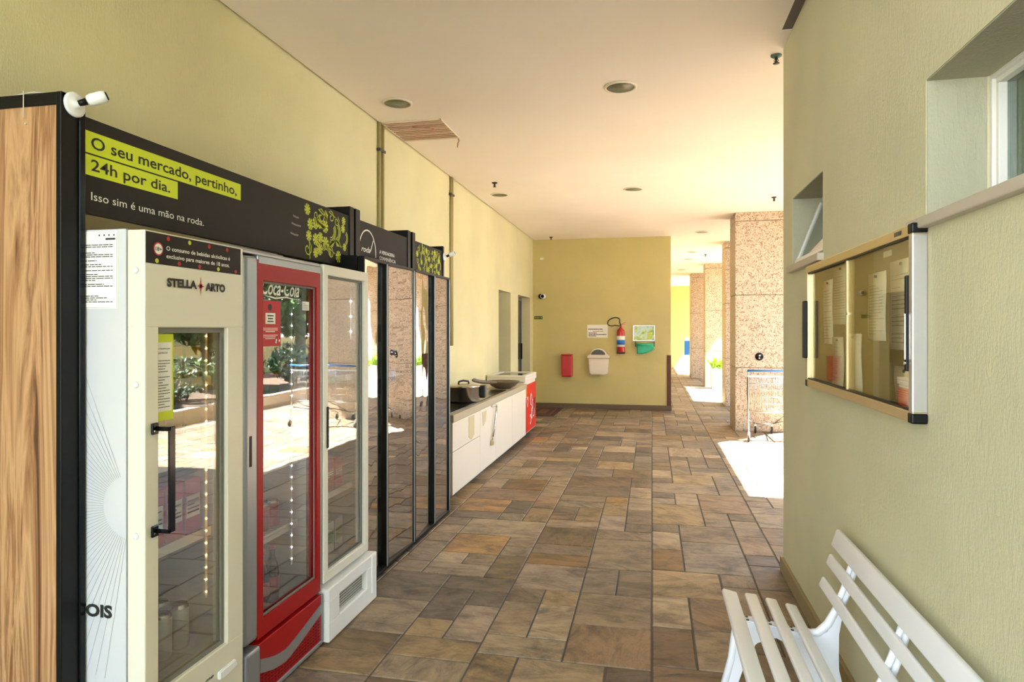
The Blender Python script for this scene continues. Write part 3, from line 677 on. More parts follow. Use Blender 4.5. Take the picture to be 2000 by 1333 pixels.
# --- second cooler, red
t = thing('drinks_cooler', 'red and silver soft drink cooler between the cream and the white cooler', 'cooler', (-1.85, 2.55, 0), 'upright glass-door coolers in the kiosk row')
cooler_body(t, -2.18, -1.60, 2.249, 2.862, 0.02, 1.80, 'red_dark')
bm = BM(); box(bm, -1.595, -1.532, 2.252, 2.345, .268, 1.792, .018, 0, 4); box(bm, -1.595, -1.535, 2.345, 2.858, 1.765, 1.80, .006); box(bm, -1.595, -1.535, 2.845, 2.86, .268, 1.79, .004)
box(bm, -1.62, -1.545, 2.255, 2.86, 1.80, 1.816, .006, 0, 3)
dr = obj('door', bm, 'silver', t)
bm = BM(); box(bm, -2.12, -1.73, 2.26, 2.85, 1.80, 1.858, .004); obj('top_unit', bm, 'silver', t)
bm = BM(); ring_frame(bm, -1.585, -1.536, 2.34, 2.85, .262, 1.782, 2.382, 2.815, .335, 1.70, .001); obj('red_border', bm, 'red', dr)
bm = BM(); box(bm, -1.560, -1.556, 2.376, 2.822, .33, 1.705); obj('glass_pane', bm, 'cooler_glass', dr)
bm = BM(); ring_frame(bm, -1.55, -1.545, 2.382, 2.815, .335, 1.70, 2.39, 2.806, .345, 1.69, .001); obj('gasket', bm, 'gasket', dr)
bm = BM(); box(bm, -1.5335, -1.530, 2.282, 2.297, .965, 1.085, .001); obj('grip_slot', bm, 'black', dr)
bm = BM(); quad(bm, '+X', (-1.575, 2.385, 1.628), .36, .105, 0, .001); quad(bm, '+X', (-1.5555, 2.384, 1.628), .36, .0, 0, .001) if False else None
hp = obj('header_panel', bm, 'red_dark', dr)
bm = BM(); text(bm, 'Coca-Cola', '+X', (-1.5555, 2.40, 1.648), .29, .062, shear=.35, bold=.012, thick=.001)
stroke(bm, '+X', [(-1.5555, 2.42, 1.642), (-1.5555, 2.50, 1.634), (-1.5555, 2.58, 1.642), (-1.5555, 2.66, 1.636)], [.002, .007, .006, .001], 0, .001); obj('lettering', bm, 'white_print', dr)
bm = BM(); quad(bm, '+X', (-1.5555, 2.384, 1.432), .155, .19, 0, .001); quad(bm, '+X', (-1.5555, 2.425, 1.525), .072, .046, 1, .0014)
disc(bm, '+X', (-1.5555, 2.458, 1.595), .014, 2, .0014, 18)
for k in range(3): quad(bm, '+X', (-1.5555, 2.438+.004*(k % 2), 1.533+k*.012), .045-.008*(k % 2), .005, 2, .002)
for k in range(6): quad(bm, '+X', (-1.5555, 2.405+(.02 if k % 3 == 2 else 0), 1.506-k*.007-(.008 if k > 2 else 0)), .11-(.04 if k % 3 == 2 else 0), .0028, 1, .0014)
for k in range(9): disc(bm, '+X', (-1.5555, 2.50+.03*random.random(), 1.445+.03*random.random()), .006, 1 if k % 2 else 0, .0016+.0001*k, 7)
obj('glass_poster', bm, ['red_poster', 'white_print', 'ink'], dr)
bm = BM(); quad(bm, '+X', (-1.5555, 2.716, 1.590), .06, .04, 0, .001); fake_lines(bm, '+X', (-1.5555, 2.722, 1.594), .045, .03, 4, 1, .0014, .25, 2); obj('small_sticker', bm, ['white_print', 'grey_print'], dr)
# lower panel
bm = BM(); box(bm, -1.60, -1.522, 2.252, 2.345, .01, .245, .012, 0, 3); box(bm, -1.60, -1.528, 2.345, 2.86, .01, .03, .004); box(bm, -1.60, -1.528, 2.846, 2.86, .03, .245, .003); lp = obj('kick_panel', bm, 'silver', t)
bm = BM(); box(bm, -1.60, -1.531, 2.342, 2.848, .028, .245, .004); obj('red_grille_panel', bm, 'red', lp)
bm = BM()
up = [(2.345+.5*k/16, .185-.085*math.sin(min(1, k/6.5)*math.pi/2*.55)+ (max(0, k-3)/13)**1.3*.085) for k in range(17)]
lo = [(y, z-.055+.012*i/16) for i, (y, z) in enumerate(up)]
prism(bm, up+lo[::-1], 'X', -1.531, -1.526); obj('swoosh', bm, 'silver', lp)
bm = BM()
for j in range(7):
    for k in range(20):
        y = 2.36+k*.024; z = .042+j*.014; kk = min(16, int((y-2.345)/.5*16)); 
        if z < lo[kk][1]-.008: box(bm, -1.5312, -1.5295, y, y+.014, z, z+.007)
obj('louvres', bm, 'red_dark', lp)
for z in (.60, .90, 1.2): shelf(t, -2.13, -1.64, 2.285, 2.825, z)
leds(t, -1.62, 2.74, .42, 1.60, 22, 'led_white', .0032); leds(t, -2.10, 2.79, .42, 1.60, 16, 'led_white', .004)
for i in range(2):
    for j in range(6): put('canr', -1.71-.09*i, 2.33+.078*j, .601, 'red drink can on the lower rack of the red cooler', 'can', 'red cans in the red cooler', mk_can(['can_red', 'steel'], r=.031, h=.12))
for j in range(6): put('botd', -1.71, 2.33+.078*j, .242, 'dark soft drink bottle with red label on the floor of the red cooler', 'bottle', 'dark bottles in the red cooler', mk_bottle(['bottle_dark', 'can_red', 'can_red'], .27))
for j in range(3): put('boxc', -1.74, 2.36+.13*j, .901, 'red multipack of cans on the middle rack of the red cooler', 'multipack', 'red multipacks in the red cooler', mk_box(['can_red', 'can_red', 'white_print'], .16, .12, .13, 'multipack'))
for j in range(6): put('botw', -1.71, 2.33+.078*j, 1.201, 'clear bottle with orange label on the top rack of the red cooler', 'bottle', 'orange-labelled bottles in the red cooler', mk_bottle(['box_green', 'box_orange', 'can_white'], .22))

# --- third cooler, white
t = thing('drinks_cooler', 'white single-door cooler with vented base, to the right of the red one', 'cooler', (-1.85, 3.12, 0), 'upright glass-door coolers in the kiosk row')
cooler_body(t, -2.18, -1.60, 2.872, 3.44, 0.02, 1.80, 'white_metal', zi=.30)
bm = BM(); ring_frame(bm, -1.59, -1.53, 2.872, 3.376, .285, 1.815, 2.915, 3.328, .335, 1.765, .005)
dr = obj('door', bm, 'white_metal', t)
bm = BM(); box(bm, -1.560, -1.556, 2.915, 3.328, .335, 1.765); obj('glass_pane', bm, 'cooler_glass', dr)
bm = BM(); ring_frame(bm, -1.552, -1.546, 2.915, 3.328, .335, 1.765, 2.922, 3.318, .345, 1.755, .001); obj('gasket', bm, 'gasket', dr)
bm = BM(); box(bm, -1.5315, -1.524, 2.898, 2.912, .93, 1.13, .002); obj('grip_slot', bm, 'black', dr)
bm = BM(); ring_frame(bm, -1.59, -1.505, 2.873, 3.43, .005, .262, 2.985, 3.30, .10, .20, .006); bp = obj('kick_panel', bm, 'white_plastic', t)
bm = BM(); box(bm, -1.56, -1.535, 2.98, 3.305, .095, .205)
for j in range(7):
    for k in range(20): box(bm, -1.535, -1.531, 2.99+k*.0155, 2.998+k*.0155, .104+j*.0138, .112+j*.0138, mi=1)
obj('vent_mesh', bm, ['grille', 'liner'], bp)
bm = BM(); box(bm, -1.51, -1.498, 3.355, 3.41, .05, .258, .005); obj('corner_cover', bm, 'white_plastic', bp)
for z in (.65, .95, 1.25): shelf(t, -2.13, -1.64, 2.91, 3.40, z)
for j in range(4): put('boxr2', -1.72, 2.98+.1*j, .651, 'red snack box on the lower rack of the white cooler', 'carton', 'red boxes in the white cooler', mk_box(['box_red', 'box_orange', 'white_print'], .12, .09, .16))
for j in range(4): put('boxg2', -1.72, 2.98+.1*j, .951, 'green pack on the middle rack of the white cooler', 'carton', 'green packs in the white cooler', mk_box(['box_green', 'box_white', 'ink'], .12, .09, .11))
for j in range(4): put('boxo', -1.72, 2.98+.1*j, .323, 'pale pack on the floor of the white cooler', 'carton', 'pale packs in the white cooler', mk_box(['box_white', 'box_green', 'ink'], .12, .09, .16))
leds(t, -1.62, 3.345, 1.45, 1.70, 3, 'led_white', .006)

# --- two tall double-door display cabinets
def cabinet(y0, ym, y1, label, grp, tilts):
    t = thing('display_cabinet', label, 'cabinet', (-1.9, (y0+y1)/2, 0), 'tall black display cabinets')
    bm = BM(); x0, x1, zt = -2.20, -1.655, 1.93; w_ = .02
    box(bm, x0, x1, y0, y0+w_, 0.0, zt); box(bm, x0, x1, y1-w_, y1, 0, zt); box(bm, x0, x0+w_, y0+w_, y1-w_, 0, zt); box(bm, x0+w_, x1, y0+w_, y1-w_, zt-.02, zt); box(bm, x0+w_, x1, y0+w_, y1-w_, 0, .05)
    obj('body', bm, 'black', t)
    for (a, b), tl in zip(((y0, ym), (ym, y1)), tilts):
        bm = BM(); f = .013; ring_frame(bm, -1.65, -1.61, a+.002, b-.002, .012, 1.925, a+f, b-f, .035, 1.908, .002); dr = obj('door', bm, 'black', t)
        q = BM(); box(q, -.0025, .0025, -(b-a)/2+f, (b-a)/2-f, .035, 1.908); q.transform(Matrix.Translation((-1.628, (a+b)/2, 0)) @ Matrix.Rotation(R(tl), 4, 'Z')); bm = BM(); merge(bm, q, 0); obj('glass_pane', bm, 'cabinet_glass', dr)
        bm = BM(); box(bm, -1.612, -1.6075, b-.016, b-.004, .03, 1.91); obj('edge_strip', bm, 'silver', dr)
    for z in (.45, .85, 1.2, 1.55):
        bm = BM(); box(bm, x0+.02, -1.69, y0+w_, y1-w_, z-.012, z); obj('shelf', bm, 'liner', t)
    for z in (.05, .45, .85, 1.2, 1.55):
        for k in range(5):
            yy = y0+.10+k*(y1-y0-.2)/4
            kk = ('sa' if (k+int(z*10)) % 2 else 'sb')
            if kk == 'sa': put('sa', -1.80, yy, z, 'white goods pack on a shelf inside the '+grp, 'pack', 'white packs in the '+grp, mk_box(['box_white', 'box_orange', 'ink'], .13, .12, .22, 'goods_pack'))
            else: put('sb', -1.80, yy, z, 'brown goods pack on a shelf inside the '+grp, 'pack', 'brown packs in the '+grp, mk_box(['beige', 'box_white', 'ink'], .13, .13, .18, 'goods_pack'))
cabinet(3.49, 3.835, 4.312, 'black glass-door display cabinet under the round-logo banner, next to the white cooler', 'cabinet under the round-logo banner', (5.3, -2.5))
cabinet(4.322, 4.75, 5.12, 'black glass-door display cabinet under the leaf-patterned banner, next to the counter', 'cabinet under the leaf banner', (2.9, -1.4))

# ------------------------------------------------------------ counter and freezer
CF = -1.68
t = thing('base_cabinet', 'long white base cabinet with drawers under the counter top', 'cabinet', (-1.97, 7.1, 0))
bm = BM(); box(bm, WL+.02, CF-.02, 5.42, 8.78, .07, .70); box(bm, WL+.06, CF-.07, 5.45, 8.75, 0, .07, mi=1); obj('carcass', bm, ['cab_white', 'dark_grey'], t)
def front(y0, y1, z0, z1, nm):
    bm = BM(); box(bm, CF-.02, CF, y0+.002, y1-.002, z0, z1, .002); return obj(nm, bm, 'cab_white', t)
d = front(5.42, 6.35, .445, .695, 'drawer'); bm = BM(); prism(bm, [(5.93, .68), (6.12, .68), (6.12, .49), (6.02, .455), (5.93, .49)], 'X', CF-.002, CF+.003); obj('finger_pull', bm, 'beige', d)
front(5.42, 6.35, .07, .44, 'drawer')
d = front(6.355, 7.02, .07, .695, 'door'); bm = BM(); prism(bm, [(6.42, .665), (6.60, .665), (6.56, .56), (6.46, .52)], 'X', CF-.002, CF+.003); obj('finger_pull', bm, 'beige', d)
front(7.025, 7.90, .07, .695, 'door'); front(7.905, 8.775, .07, .695, 'door')
bm = BM(); tube(bm, [(CF+.006, 6.80, .683), (CF+.03, 6.93, .685), (CF+.03, 6.945, .67), (CF+.025, 6.88, .50), (CF+.02, 6.80, .36)], .010, 8)
lb = tag(obj('locking_bar', bm, 'steel'), 'thin steel bar hanging down the front of the white base cabinet', 'bar')
bm = BM(); box(bm, CF+.005, CF+.03, 6.765, 6.82, .27, .325, .006); tube(bm, [(CF+.018, 6.775, .32), (CF+.018, 6.78, .365), (CF+.018, 6.80, .365), (CF+.018, 6.81, .32)], .005, 6); obj('padlock', bm, 'alu_gold', lb)
bm = BM(); box(bm, WL+.002, CF+.012, 5.412, 8.79, .702, .765, .004)
tag(obj('countertop', bm, 'counter'), 'beige stone counter top on the long white base cabinet', 'countertop')
bm = BM(); box(bm, WL+.06, CF-.04, 5.46, 7.75, .766, .774, .003); ck = tag(obj('cooktop', bm, 'cooktop'), 'flat black cooktop set on the beige counter under the steel pot', 'cooktop')
# pot
t = thing('cooking_pot', 'stainless steel pot with black handles on the black cooktop', 'pot', (-1.87, 6.40, .776))
bm = BM(); c = (-1.87, 6.40, .776); lathe(bm, c, [(.001, 0), (.155, 0), (.165, .012), (.165, .145), (.172, .15), (.172, .155), (.161, .155), (.158, .02), (.001, .016)], 36); obj('vessel', bm, 'steel', t)
bm = BM(); lathe(bm, c, [(.168, .156), (.160, .166), (.09, .178), (.001, .182)], 36); ld = obj('lid', bm, 'steel', t)
bm = BM(); tube(bm, [(-1.91, 6.36, .955), (-1.905, 6.365, .978), (-1.87, 6.40, .986), (-1.83, 6.44, .978), (-1.825, 6.445, .955)], .010, 8); obj('knob', bm, 'pot_black', ld)
bm = BM(); box(bm, -1.74, -1.675, 6.52, 6.60, .80, .93, .012); box(bm, -2.07, -2.02, 6.25, 6.31, .88, .92, .01); obj('handle', bm, 'pot_black', t)
# wok
t = thing('frying_pan', 'large grey wok with long handle pointing over the steel pot, on the counter', 'pan', (-1.86, 8.0, .767))
bm = BM(); c = (-1.83, 8.05, .767); lathe(bm, c, [(.001, 0), (.09, 0), (.15, .03), (.205, .085), (.212, .088), (.204, .09), (.148, .036), (.09, .008), (.001, .006)], 36); obj('bowl', bm, 'pan_grey', t)
bm = BM(); tube(bm, [(-1.87, 7.87, .853), (-1.885, 7.60, .872), (-1.895, 7.35, .895), (-1.905, 7.10, .925), (-1.91, 6.96, .948), (-1.912, 6.90, .952)], [.010, .017, .021, .021, .022, .010], 10); obj('handle', bm, 'pan_grey', t)
# chest freezer
t = thing('chest_freezer', 'low chest freezer with red ice cream front at the far end of the counter', 'freezer', (-1.98, 9.26, 0))
bm = BM(); box(bm, WL+.02, -1.712, 8.84, 9.70, .05, .78, .01); obj('body', bm, 'freezer_white', t)
bm = BM(); box(bm, -1.712, -1.702, 8.86, 9.69, .07, .735, .002); fp = obj('front_panel', bm, 'freezer_red', t)
bm = BM()
for k, (y, z, r_) in enumerate(((9.30, .50, .05), (9.42, .42, .04), (9.36, .30, .05), (9.50, .33, .06), (9.25, .22, .04))): stroke(bm, '+X', [(-1.702, y+r_*math.cos(a), z+r_*1.6*math.sin(a)) for a in [k+.6*q for q in range(9)]], .022)
stroke(bm, '+X', [(-1.702, 9.0, .52), (-1.702, 9.06, .56), (-1.702, 9.10, .52), (-1.702, 9.03, .42), (-1.702, 8.95, .52), (-1.702, 9.0, .56), (-1.702, 9.03, .53)], .014)
obj('swirl_print', bm, 'white_print', fp)
bm = BM()
for k in range(4): stroke(bm, '+X', [(-1.702, 9.40+.05*k, .20+.05*k), (-1.702, 9.46+.05*k, .34+.03*k), (-1.702, 9.52+.03*k, .5)], .025, 0, .0015)
obj('cone_print', bm, 'brown', fp)
bm = BM(); quad(bm, '+X', (-1.702, 8.87, .56), .08, .16, 0, .001); obj('yellow_print', bm, 'box_yellow', fp)
bm = BM(); box(bm, WL+.015, -1.695, 8.83, 9.71, .78, .84, .008); ring_frame_b = [(WL+.015, -1.695, 8.83, 8.90), (WL+.015, -1.695, 9.64, 9.71)]
for a in ring_frame_b: box(bm, *a, .84, .872, .006)
box(bm, WL+.015, WL+.08, 8.90, 9.64, .84, .872); box(bm, -1.76, -1.695, 8.90, 9.64, .84, .872, .004); lid = obj('lid_frame', bm, 'freezer_white', t)
bm = BM(); box(bm, WL+.08, -1.76, 8.90, 9.64, .852, .860); obj('sliding_glass', bm, 'window_glass', lid)
bm = BM()
for y in (8.92, 9.62):
    for x in (WL+.10, -1.78): cyl(bm, (x, y-.01, .027), (x, y+.01, .027), .026, seg=14)
obj('caster', bm, 'rubber', t)

# ------------------------------------------------------------ things on the back wall (plane y = 12.55)
t = thing('dome_camera', 'black and white security camera high on the back wall near the left corner', 'camera', (-2.07, YB, 2.14))
bm = BM(); cyl(bm, (-2.10, YB, 2.15), (-2.10, YB-.03, 2.15), .05, seg=20); obj('base', bm, 'black', t)
bm = BM(); tube(bm, [(-2.10, YB-.03, 2.15), (-2.10, YB-.06, 2.14), (-2.06, YB-.09, 2.14)], .018, 8); obj('bracket', bm, 'black', t)
bm = BM(); lathe(bm, (-2.04, YB-.20, 2.145), [(.001, -.002), (.03, 0), (.045, .02), (.045, .12), (.001, .13)], 20, axis='Y'); cb_ = obj('housing', bm, 'white_plastic', t)
bm = BM(); lathe(bm, (-2.04, YB-.205, 2.145), [(.001, -.004), (.028, -.002), (.032, .004)], 16, axis='Y'); obj('lens', bm, 'black_gloss', cb_)
bm = BM(); box(bm, -2.235, -2.07, YB-.008, YB, 1.708, 1.77, .002); pl = tag(obj('room_sign', bm, 'sign_green'), 'small dark green room sign on the back wall under the security camera', 'sign')
bm = BM(); text(bm, 'Banheiro', '-Y', (-2.22, YB-.008, 1.73), .09, .02, bold=.01, thick=.001); quad(bm, '-Y', (-2.10, YB-.008, 1.728), .016, .024, 0, .001); obj('lettering', bm, 'leaf_print', pl)
bm = BM(); box(bm, -1.206, -.818, YB-.006, YB, 1.352, 1.60, .001); pl = tag(obj('notice_board', bm, 'paper'), 'white printed notice plate on the back wall left of the extinguisher', 'sign')
bm = BM(); fake_lines(bm, '-Y', (-1.185, YB-.006, 1.50), .35, .03, 1, 0, .001, .5, 1); fake_lines(bm, '-Y', (-1.18, YB-.006, 1.37), .34, .085, 3, 0, .001, .5, 8); obj('printed_lines', bm, 'ink', pl)
bm = BM(); fake_lines(bm, '-Y', (-1.10, YB-.006, 1.465), .20, .02, 1, 0, .001, .5, 3); obj('printed_line', bm, 'red_poster', pl)
bm = BM(); box(bm, -2.115, -2.055, YB-.035, YB, 2.86, 2.90, .006); tag(obj('junction_box', bm, 'white_plastic'), 'tiny white box high on the back wall near the ceiling', 'box')
# extinguisher
t = thing('fire_extinguisher', 'red fire extinguisher with looped black hose hung on the back wall', 'extinguisher', (-.568, 12.45, 1.055))
bm = BM(); c = (-.568, 12.455, 1.055); lathe(bm, c, [(.001, 0), (.07, 0), (.076, .012), (.076, .40), (.066, .445), (.03, .475), (.022, .50), (.001, .50)], 28); cy = obj('cylinder', bm, 'ext_red', t)
bm = BM(); lathe(bm, c, [(.0765, .13), (.0765, .335)], 28); lb = obj('paper_label', bm, 'white_print', t)
bm = BM(); lathe(bm, c, [(.0772, .17), (.0772, .26)], 28); obj('blue_print', bm, 'blue', lb)
bm = BM(); lathe(bm, c, [(.074, 0), (.0772, .0), (.0772, .035)], 28); obj('base_ring', bm, 'rubber', t)
bm = BM(); cyl(bm, (-.568, 12.455, 1.55), (-.568, 12.455, 1.60), .016); box(bm, -.585, -.47, 12.445, 12.465, 1.602, 1.612, .003); 
t2 = BM(); box(t2, 0, .10, -.01, .01, -.004, .004, .003); t2.transform(Matrix.Translation((-.57, 12.455, 1.60)) @ Matrix.Rotation(R(-28), 4, 'Y')); merge(bm, t2, 0); obj('valve', bm, 'ext_red', t)
bm = BM(); pts = [(-.568, 12.44, 1.58)]+[(-.70+.115*math.cos(a), 12.44, 1.655+.075*math.sin(a)+.025*math.cos(a)) for a in [R(-20+k*19) for k in range(17)]]+[(-.59, 12.44, 1.575)]
tube(bm, pts, .011, 8); obj('hose', bm, 'rubber', t)
bm = BM(); box(bm, -.59, -.545, 12.53, YB, 1.45, 1.52, .003); obj('wall_bracket', bm, 'alu', t)
# bin
t = thing('litter_bin', 'cream wall-mounted litter bin with dark swing opening', 'bin', (-.978, 12.45, .664))
bm = BM(); prism(bm, [(-1.145, .68), (-1.12, .664), (-.835, .664), (-.81, .68), (-.79, .98), (-1.165, .98)], 'Y', 12.36, YB-.002, bev=.015); obj('container', bm, 'bin', t)
bm = BM(); prism(bm, [(-1.185, .975), (-.772, .975), (-.775, 1.02), (-.82, 1.04), (-.85, 1.10), (-.90, 1.14), (-.96, 1.155), (-1.01, 1.155), (-1.06, 1.14), (-1.11, 1.10), (-1.135, 1.04), (-1.18, 1.02)], 'Y', 12.345, YB-.004, bev=.008); ld = obj('lid', bm, 'bin', t)
bm = BM(); prism(bm, [(-1.115, 1.035), (-.85, 1.035), (-.86, 1.075), (-.905, 1.115), (-.96, 1.132), (-1.01, 1.132), (-1.06, 1.115), (-1.105, 1.075)], 'Y', 12.338, 12.35); obj('swing_flap', bm, 'bin_dark', ld)
bm = BM(); box(bm, -1.187, -.770, 12.343, YB-.01, .967, .977, .003); obj('rim_line', bm, 'beige', ld)
# red box
t = thing('alarm_box', 'red upright hose cover box low on the back wall', 'box', (-1.585, 12.47, .605))
bm = BM(); box(bm, -1.688, -1.482, 12.40, YB-.002, .605, 1.02, .025, 0, 3); obj('housing', bm, 'ext_red', t)
bm = BM(); box(bm, -1.69, -1.478, 12.395, YB-.004, 1.015, 1.04, .008); obj('lid', bm, 'ext_red', t)
bm = BM(); text(bm, 'FOGO', '-Y', (-1.645, 12.40, .885), .10, .025, bold=.01, thick=.001); text(bm, 'AQUI', '-Y', (-1.64, 12.40, .85), .085, .02, thick=.001); obj('lettering', bm, 'red_poster', t)
# map frame and green bag roll
t = thing('picture_frame', 'framed green and pale site map on the back wall above the green bags', 'frame', (-.146, YB, 1.289))
bm = BM()
x0, x1, z0, z1 = -.349, .056, 1.292, 1.59
for a in ((x0, x1, z0, z0+.018), (x0, x1, z1-.018, z1), (x0, x0+.018, z0+.018, z1-.018), (x1-.018, x1, z0+.018, z1-.018)): box(bm, a[0], a[1], YB-.02, YB-.001, a[2], a[3], .002)
obj('frame', bm, 'alu', t)
m = mat('site_map', (180, 205, 180), .4)
n1 = noise(m, coords(m), 9, 3); L(m, ramp(m, n1, [(.35, (120, 170, 60)), (.45, (190, 214, 120)), (.55, (206, 226, 216)), (.68, (150, 196, 200))]), bsdf(m).inputs['Base Color'])
bm = BM(); box(bm, x0+.018, x1-.018, YB-.012, YB-.004, z0+.018, z1-.018); obj('map', bm, 'site_map', t)
bm = BM(); 
for k in range(4): quad(bm, '-Y', (-.09+.004*k, YB-.013, 1.33+.035*k), .09-.01*k, .028, 0, .0008)
obj('green_table', bm, 'leaf_print', t)
t = thing('bag_dispenser', 'roll of turquoise green bags hanging under the framed map', 'dispenser', (-.13, 12.5, 1.07))
bm = BM(); cyl(bm, (-.29, 12.48, 1.215), (.035, 12.48, 1.215), .035, seg=16); obj('bag_roll', bm, 'green_bag', t)
bm = BM()
P = [[(-.27+.29*i/10+.04*j/6*(i/10), 12.445-.004*math.sin(i*1.7+j), 1.20-.028*j*(.55+.5*math.sin(1.1+i*.23))) for i in range(11)] for j in range(6)]
V = [[bm.verts.new(p) for p in row] for row in P]
for j in range(5):
    for i in range(10): bm.faces.new((V[j][i], V[j][i+1], V[j+1][i+1], V[j+1][i])).smooth = True
gb = obj('loose_bag', bm, 'green_bag', t); md = gb.modifiers.new('s', 'SOLIDIFY'); md.thickness = .003
bm = BM()
for x in (-.30, .045): box(bm, x-.006, x+.006, 12.46, YB, 1.19, 1.285, .002)
obj('bracket', bm, 'black', t)
# doormat
t = thing('doormat', 'brown doormat with paler rectangle pattern on the slate floor by the second door', 'doormat', (-1.92, 11.9, .001))
bm = BM(); box(bm, -2.22, -1.66, 11.25, 12.45, .0015, .012, .003); obj('pile', bm, 'mat_brown', t)
bm = BM()
for a in ((-2.14, -2.11, 11.33, 12.37), (-1.77, -1.74, 11.33, 12.37), (-2.11, -1.77, 11.33, 11.38), (-2.11, -1.77, 12.32, 12.37), (-2.02, -1.86, 11.55, 12.15)): box(bm, *a, .012, .0135)
obj('pattern', bm, 'mat_pattern', t)

# ------------------------------------------------------------ notice case on the right wall
NX = .757
t = thing('notice_case', 'aluminium notice case with sliding glass on the right wall above the bench', 'notice board', (.78, 2.82, 1.22))
y0, y1, z0, z1 = 2.153, 3.53, 1.222, 1.818
bm = BM(); box(bm, .792, .7995, y0+.005, y1-.005, z0+.005, z1-.005); obj('backboard', bm, 'olive_board', t)
bm = BM(); box(bm, NX, .799, y0, y1, z1-.034, z1, .003); box(bm, NX, .799, y0, y1, z0, z0+.034, .003); box(bm, NX, .799, y1-.03, y1, z0+.034, z1-.034, .003); fr = obj('frame', bm, 'alu_gold', t)
bm = BM(); box(bm, NX-.001, .7995, y0-.001, y0+.028, z0+.03, z1-.03, .004); obj('end_profile', bm, 'alu', fr)
for za in (z0-.002, z1-.03): bm = BM(); box(bm, NX-.003, .7995, y0-.003, y0+.032, za, za+.032, .005); obj('corner_cap', bm, 'black', fr)
bm = BM(); box(bm, NX-.003, .7995, y1-.03, y1+.003, z0-.002, z0+.03, .004); obj('corner_cap', bm, 'black', fr)
bm = BM(); box(bm, NX+.004, .785, y0+.028, y1-.03, z0+.034, z0+.040); box(bm, NX+.004, .785, y0+.028, y1-.03, z1-.040, z1-.034); obj('track', bm, 'black', fr)
for a, b, xx in ((y0+.028, 2.86, NX+.008), (2.78, y1-.03, NX+.016)):
    bm = BM(); box(bm, xx, xx+.004, a, b, z0+.040, z1-.040); obj('glass_pane', bm, 'case_glass', t)
bm = BM(); box(bm, NX+.006, NX+.014, 2.845, 2.86, z0+.04, z1-.04); box(bm, NX+.002, NX+.008, 2.82, 2.845, 1.56, 1.57); obj('stile', bm, 'alu_gold', t)
bm = BM(); box(bm, NX-.018, NX, y1-.042, y1-.002, 1.36, 1.645, .004); obj('handle', bm, 'black', t)
bm = BM(); box(bm, NX-.006, NX+.006, y0+.030, y0+.048, 1.375, 1.665, .003); obj('handle', bm, 'black', t)
bm = BM(); cyl(bm, (NX-.004, y0+.037, 1.40), (NX-.010, y0+.037, 1.40), .006, seg=12); box(bm, NX-.009, NX-.005, y0+.034, y0+.040, 1.41, 1.55, .001); obj('lock', bm, 'chrome', t)
bm = BM(); quad(bm, '-X', (NX, 2.30, 1.795), .06, .014, 0, .001); obj('maker_plate', bm, 'dark_grey', fr)
sheets = [(3.147, 3.31, 1.436, 1.728, 0, 'narrow sheet at the far left edge inside the notice case'), (2.905, 3.14, 1.523, 1.775, .02, 'sheet high in the left half of the notice case'),
          (2.978, 3.155, 1.262, 1.470, -.02, 'blank-looking sheet low in the left half of the notice case'), (2.735, 2.945, 1.262, 1.486, .02, 'sheet with a column of dark entries low at the middle of the notice case'),
          (2.47, 2.665, 1.462, 1.706, .03, 'curled sheet right of the centre stile of the notice case'), (2.215, 2.43, 1.435, 1.728, 0, 'largest sheet with tables at the right side of the notice case'),
          (2.20, 2.39, 1.262, 1.383, .02, 'short sheet in the bottom right corner of the notice case')]
for i, (a, b, c_, d_, tl, lab) in enumerate(sheets):
    bm = BM(); n_ = 6; rows = []
    for j in range(n_+1):
        z = c_+(d_-c_)*j/n_; x = .7905-.0045*math.sin(j/n_*2.6+i)**2
        cz = (z-(c_+d_)/2)*tl; rows.append((bm.verts.new((x, b+cz, z)), bm.verts.new((x-.001, a+cz, z))))
    for p, q in zip(rows, rows[1:]): bm.faces.new((p[0], p[1], q[1], q[0])).smooth = True
    o = tag(obj('paper_sheet', bm, 'paper'), lab, 'paper', 'paper notices in the glass case')
    md = o.modifiers.new('s', 'SOLIDIFY'); md.thickness = .0004
    bm = BM(); fake_lines(bm, '-X', (.7845, b-.022, c_+.02), ((b-a)-.044)*(1, 1, .5, .35, 1, 1, .8)[i], (d_-c_)-.06, 17 if d_-c_ > .15 else 8, 0, .0, .14, 20+i)
    obj('printed_lines', bm, 'grey_print', o)
    bm = BM(); cyl(bm, (.787, (a+b)/2, d_-.014), (.780, (a+b)/2, d_-.014), .005, seg=10); obj('push_pin', bm, 'dark_grey', o)
bm = BM(); box(bm, .7912, .7918, 2.43, 2.51, 1.752, 1.772); tag(obj('tape_strip', bm, 'paper'), 'small torn strip of pale tape near the top of the notice case', 'tape')

# ------------------------------------------------------------ bench
t = thing('bench', 'white plastic slatted bench against the right wall', 'bench', (.52, 2.15, 0))
ye, yn = 2.915, 1.28
def slat(nm, cx, cz, wd, th, ang, ya=yn, yb=ye, round_=.008):
    q = BM(); box(q, -wd/2, wd/2, ya, yb, -th/2, th/2, round_, 0, 4); q.transform(Matrix.Translation((cx, 0, cz)) @ Matrix.Rotation(-ang, 4, 'Y'))
    b_ = BM(); merge(b_, q, 0); o = obj(nm, b_, 'white_plastic', t)
    for p in o.data.polygons: p.use_smooth = True
    return o
slat('seat_slat', .322, .386, .062, .022, -.22); slat('seat_slat', .408, .381, .050, .018, -.05); slat('seat_slat', .488, .367, .046, .018, -.12); slat('seat_slat', .566, .350, .046, .018, -.18)
slat('back_slat', .688, .462, .045, .017, R(68)); slat('back_slat', .716, .556, .048, .017, R(72)); slat('back_slat', .745, .642, .075, .024, R(72), yn, ye+.01)
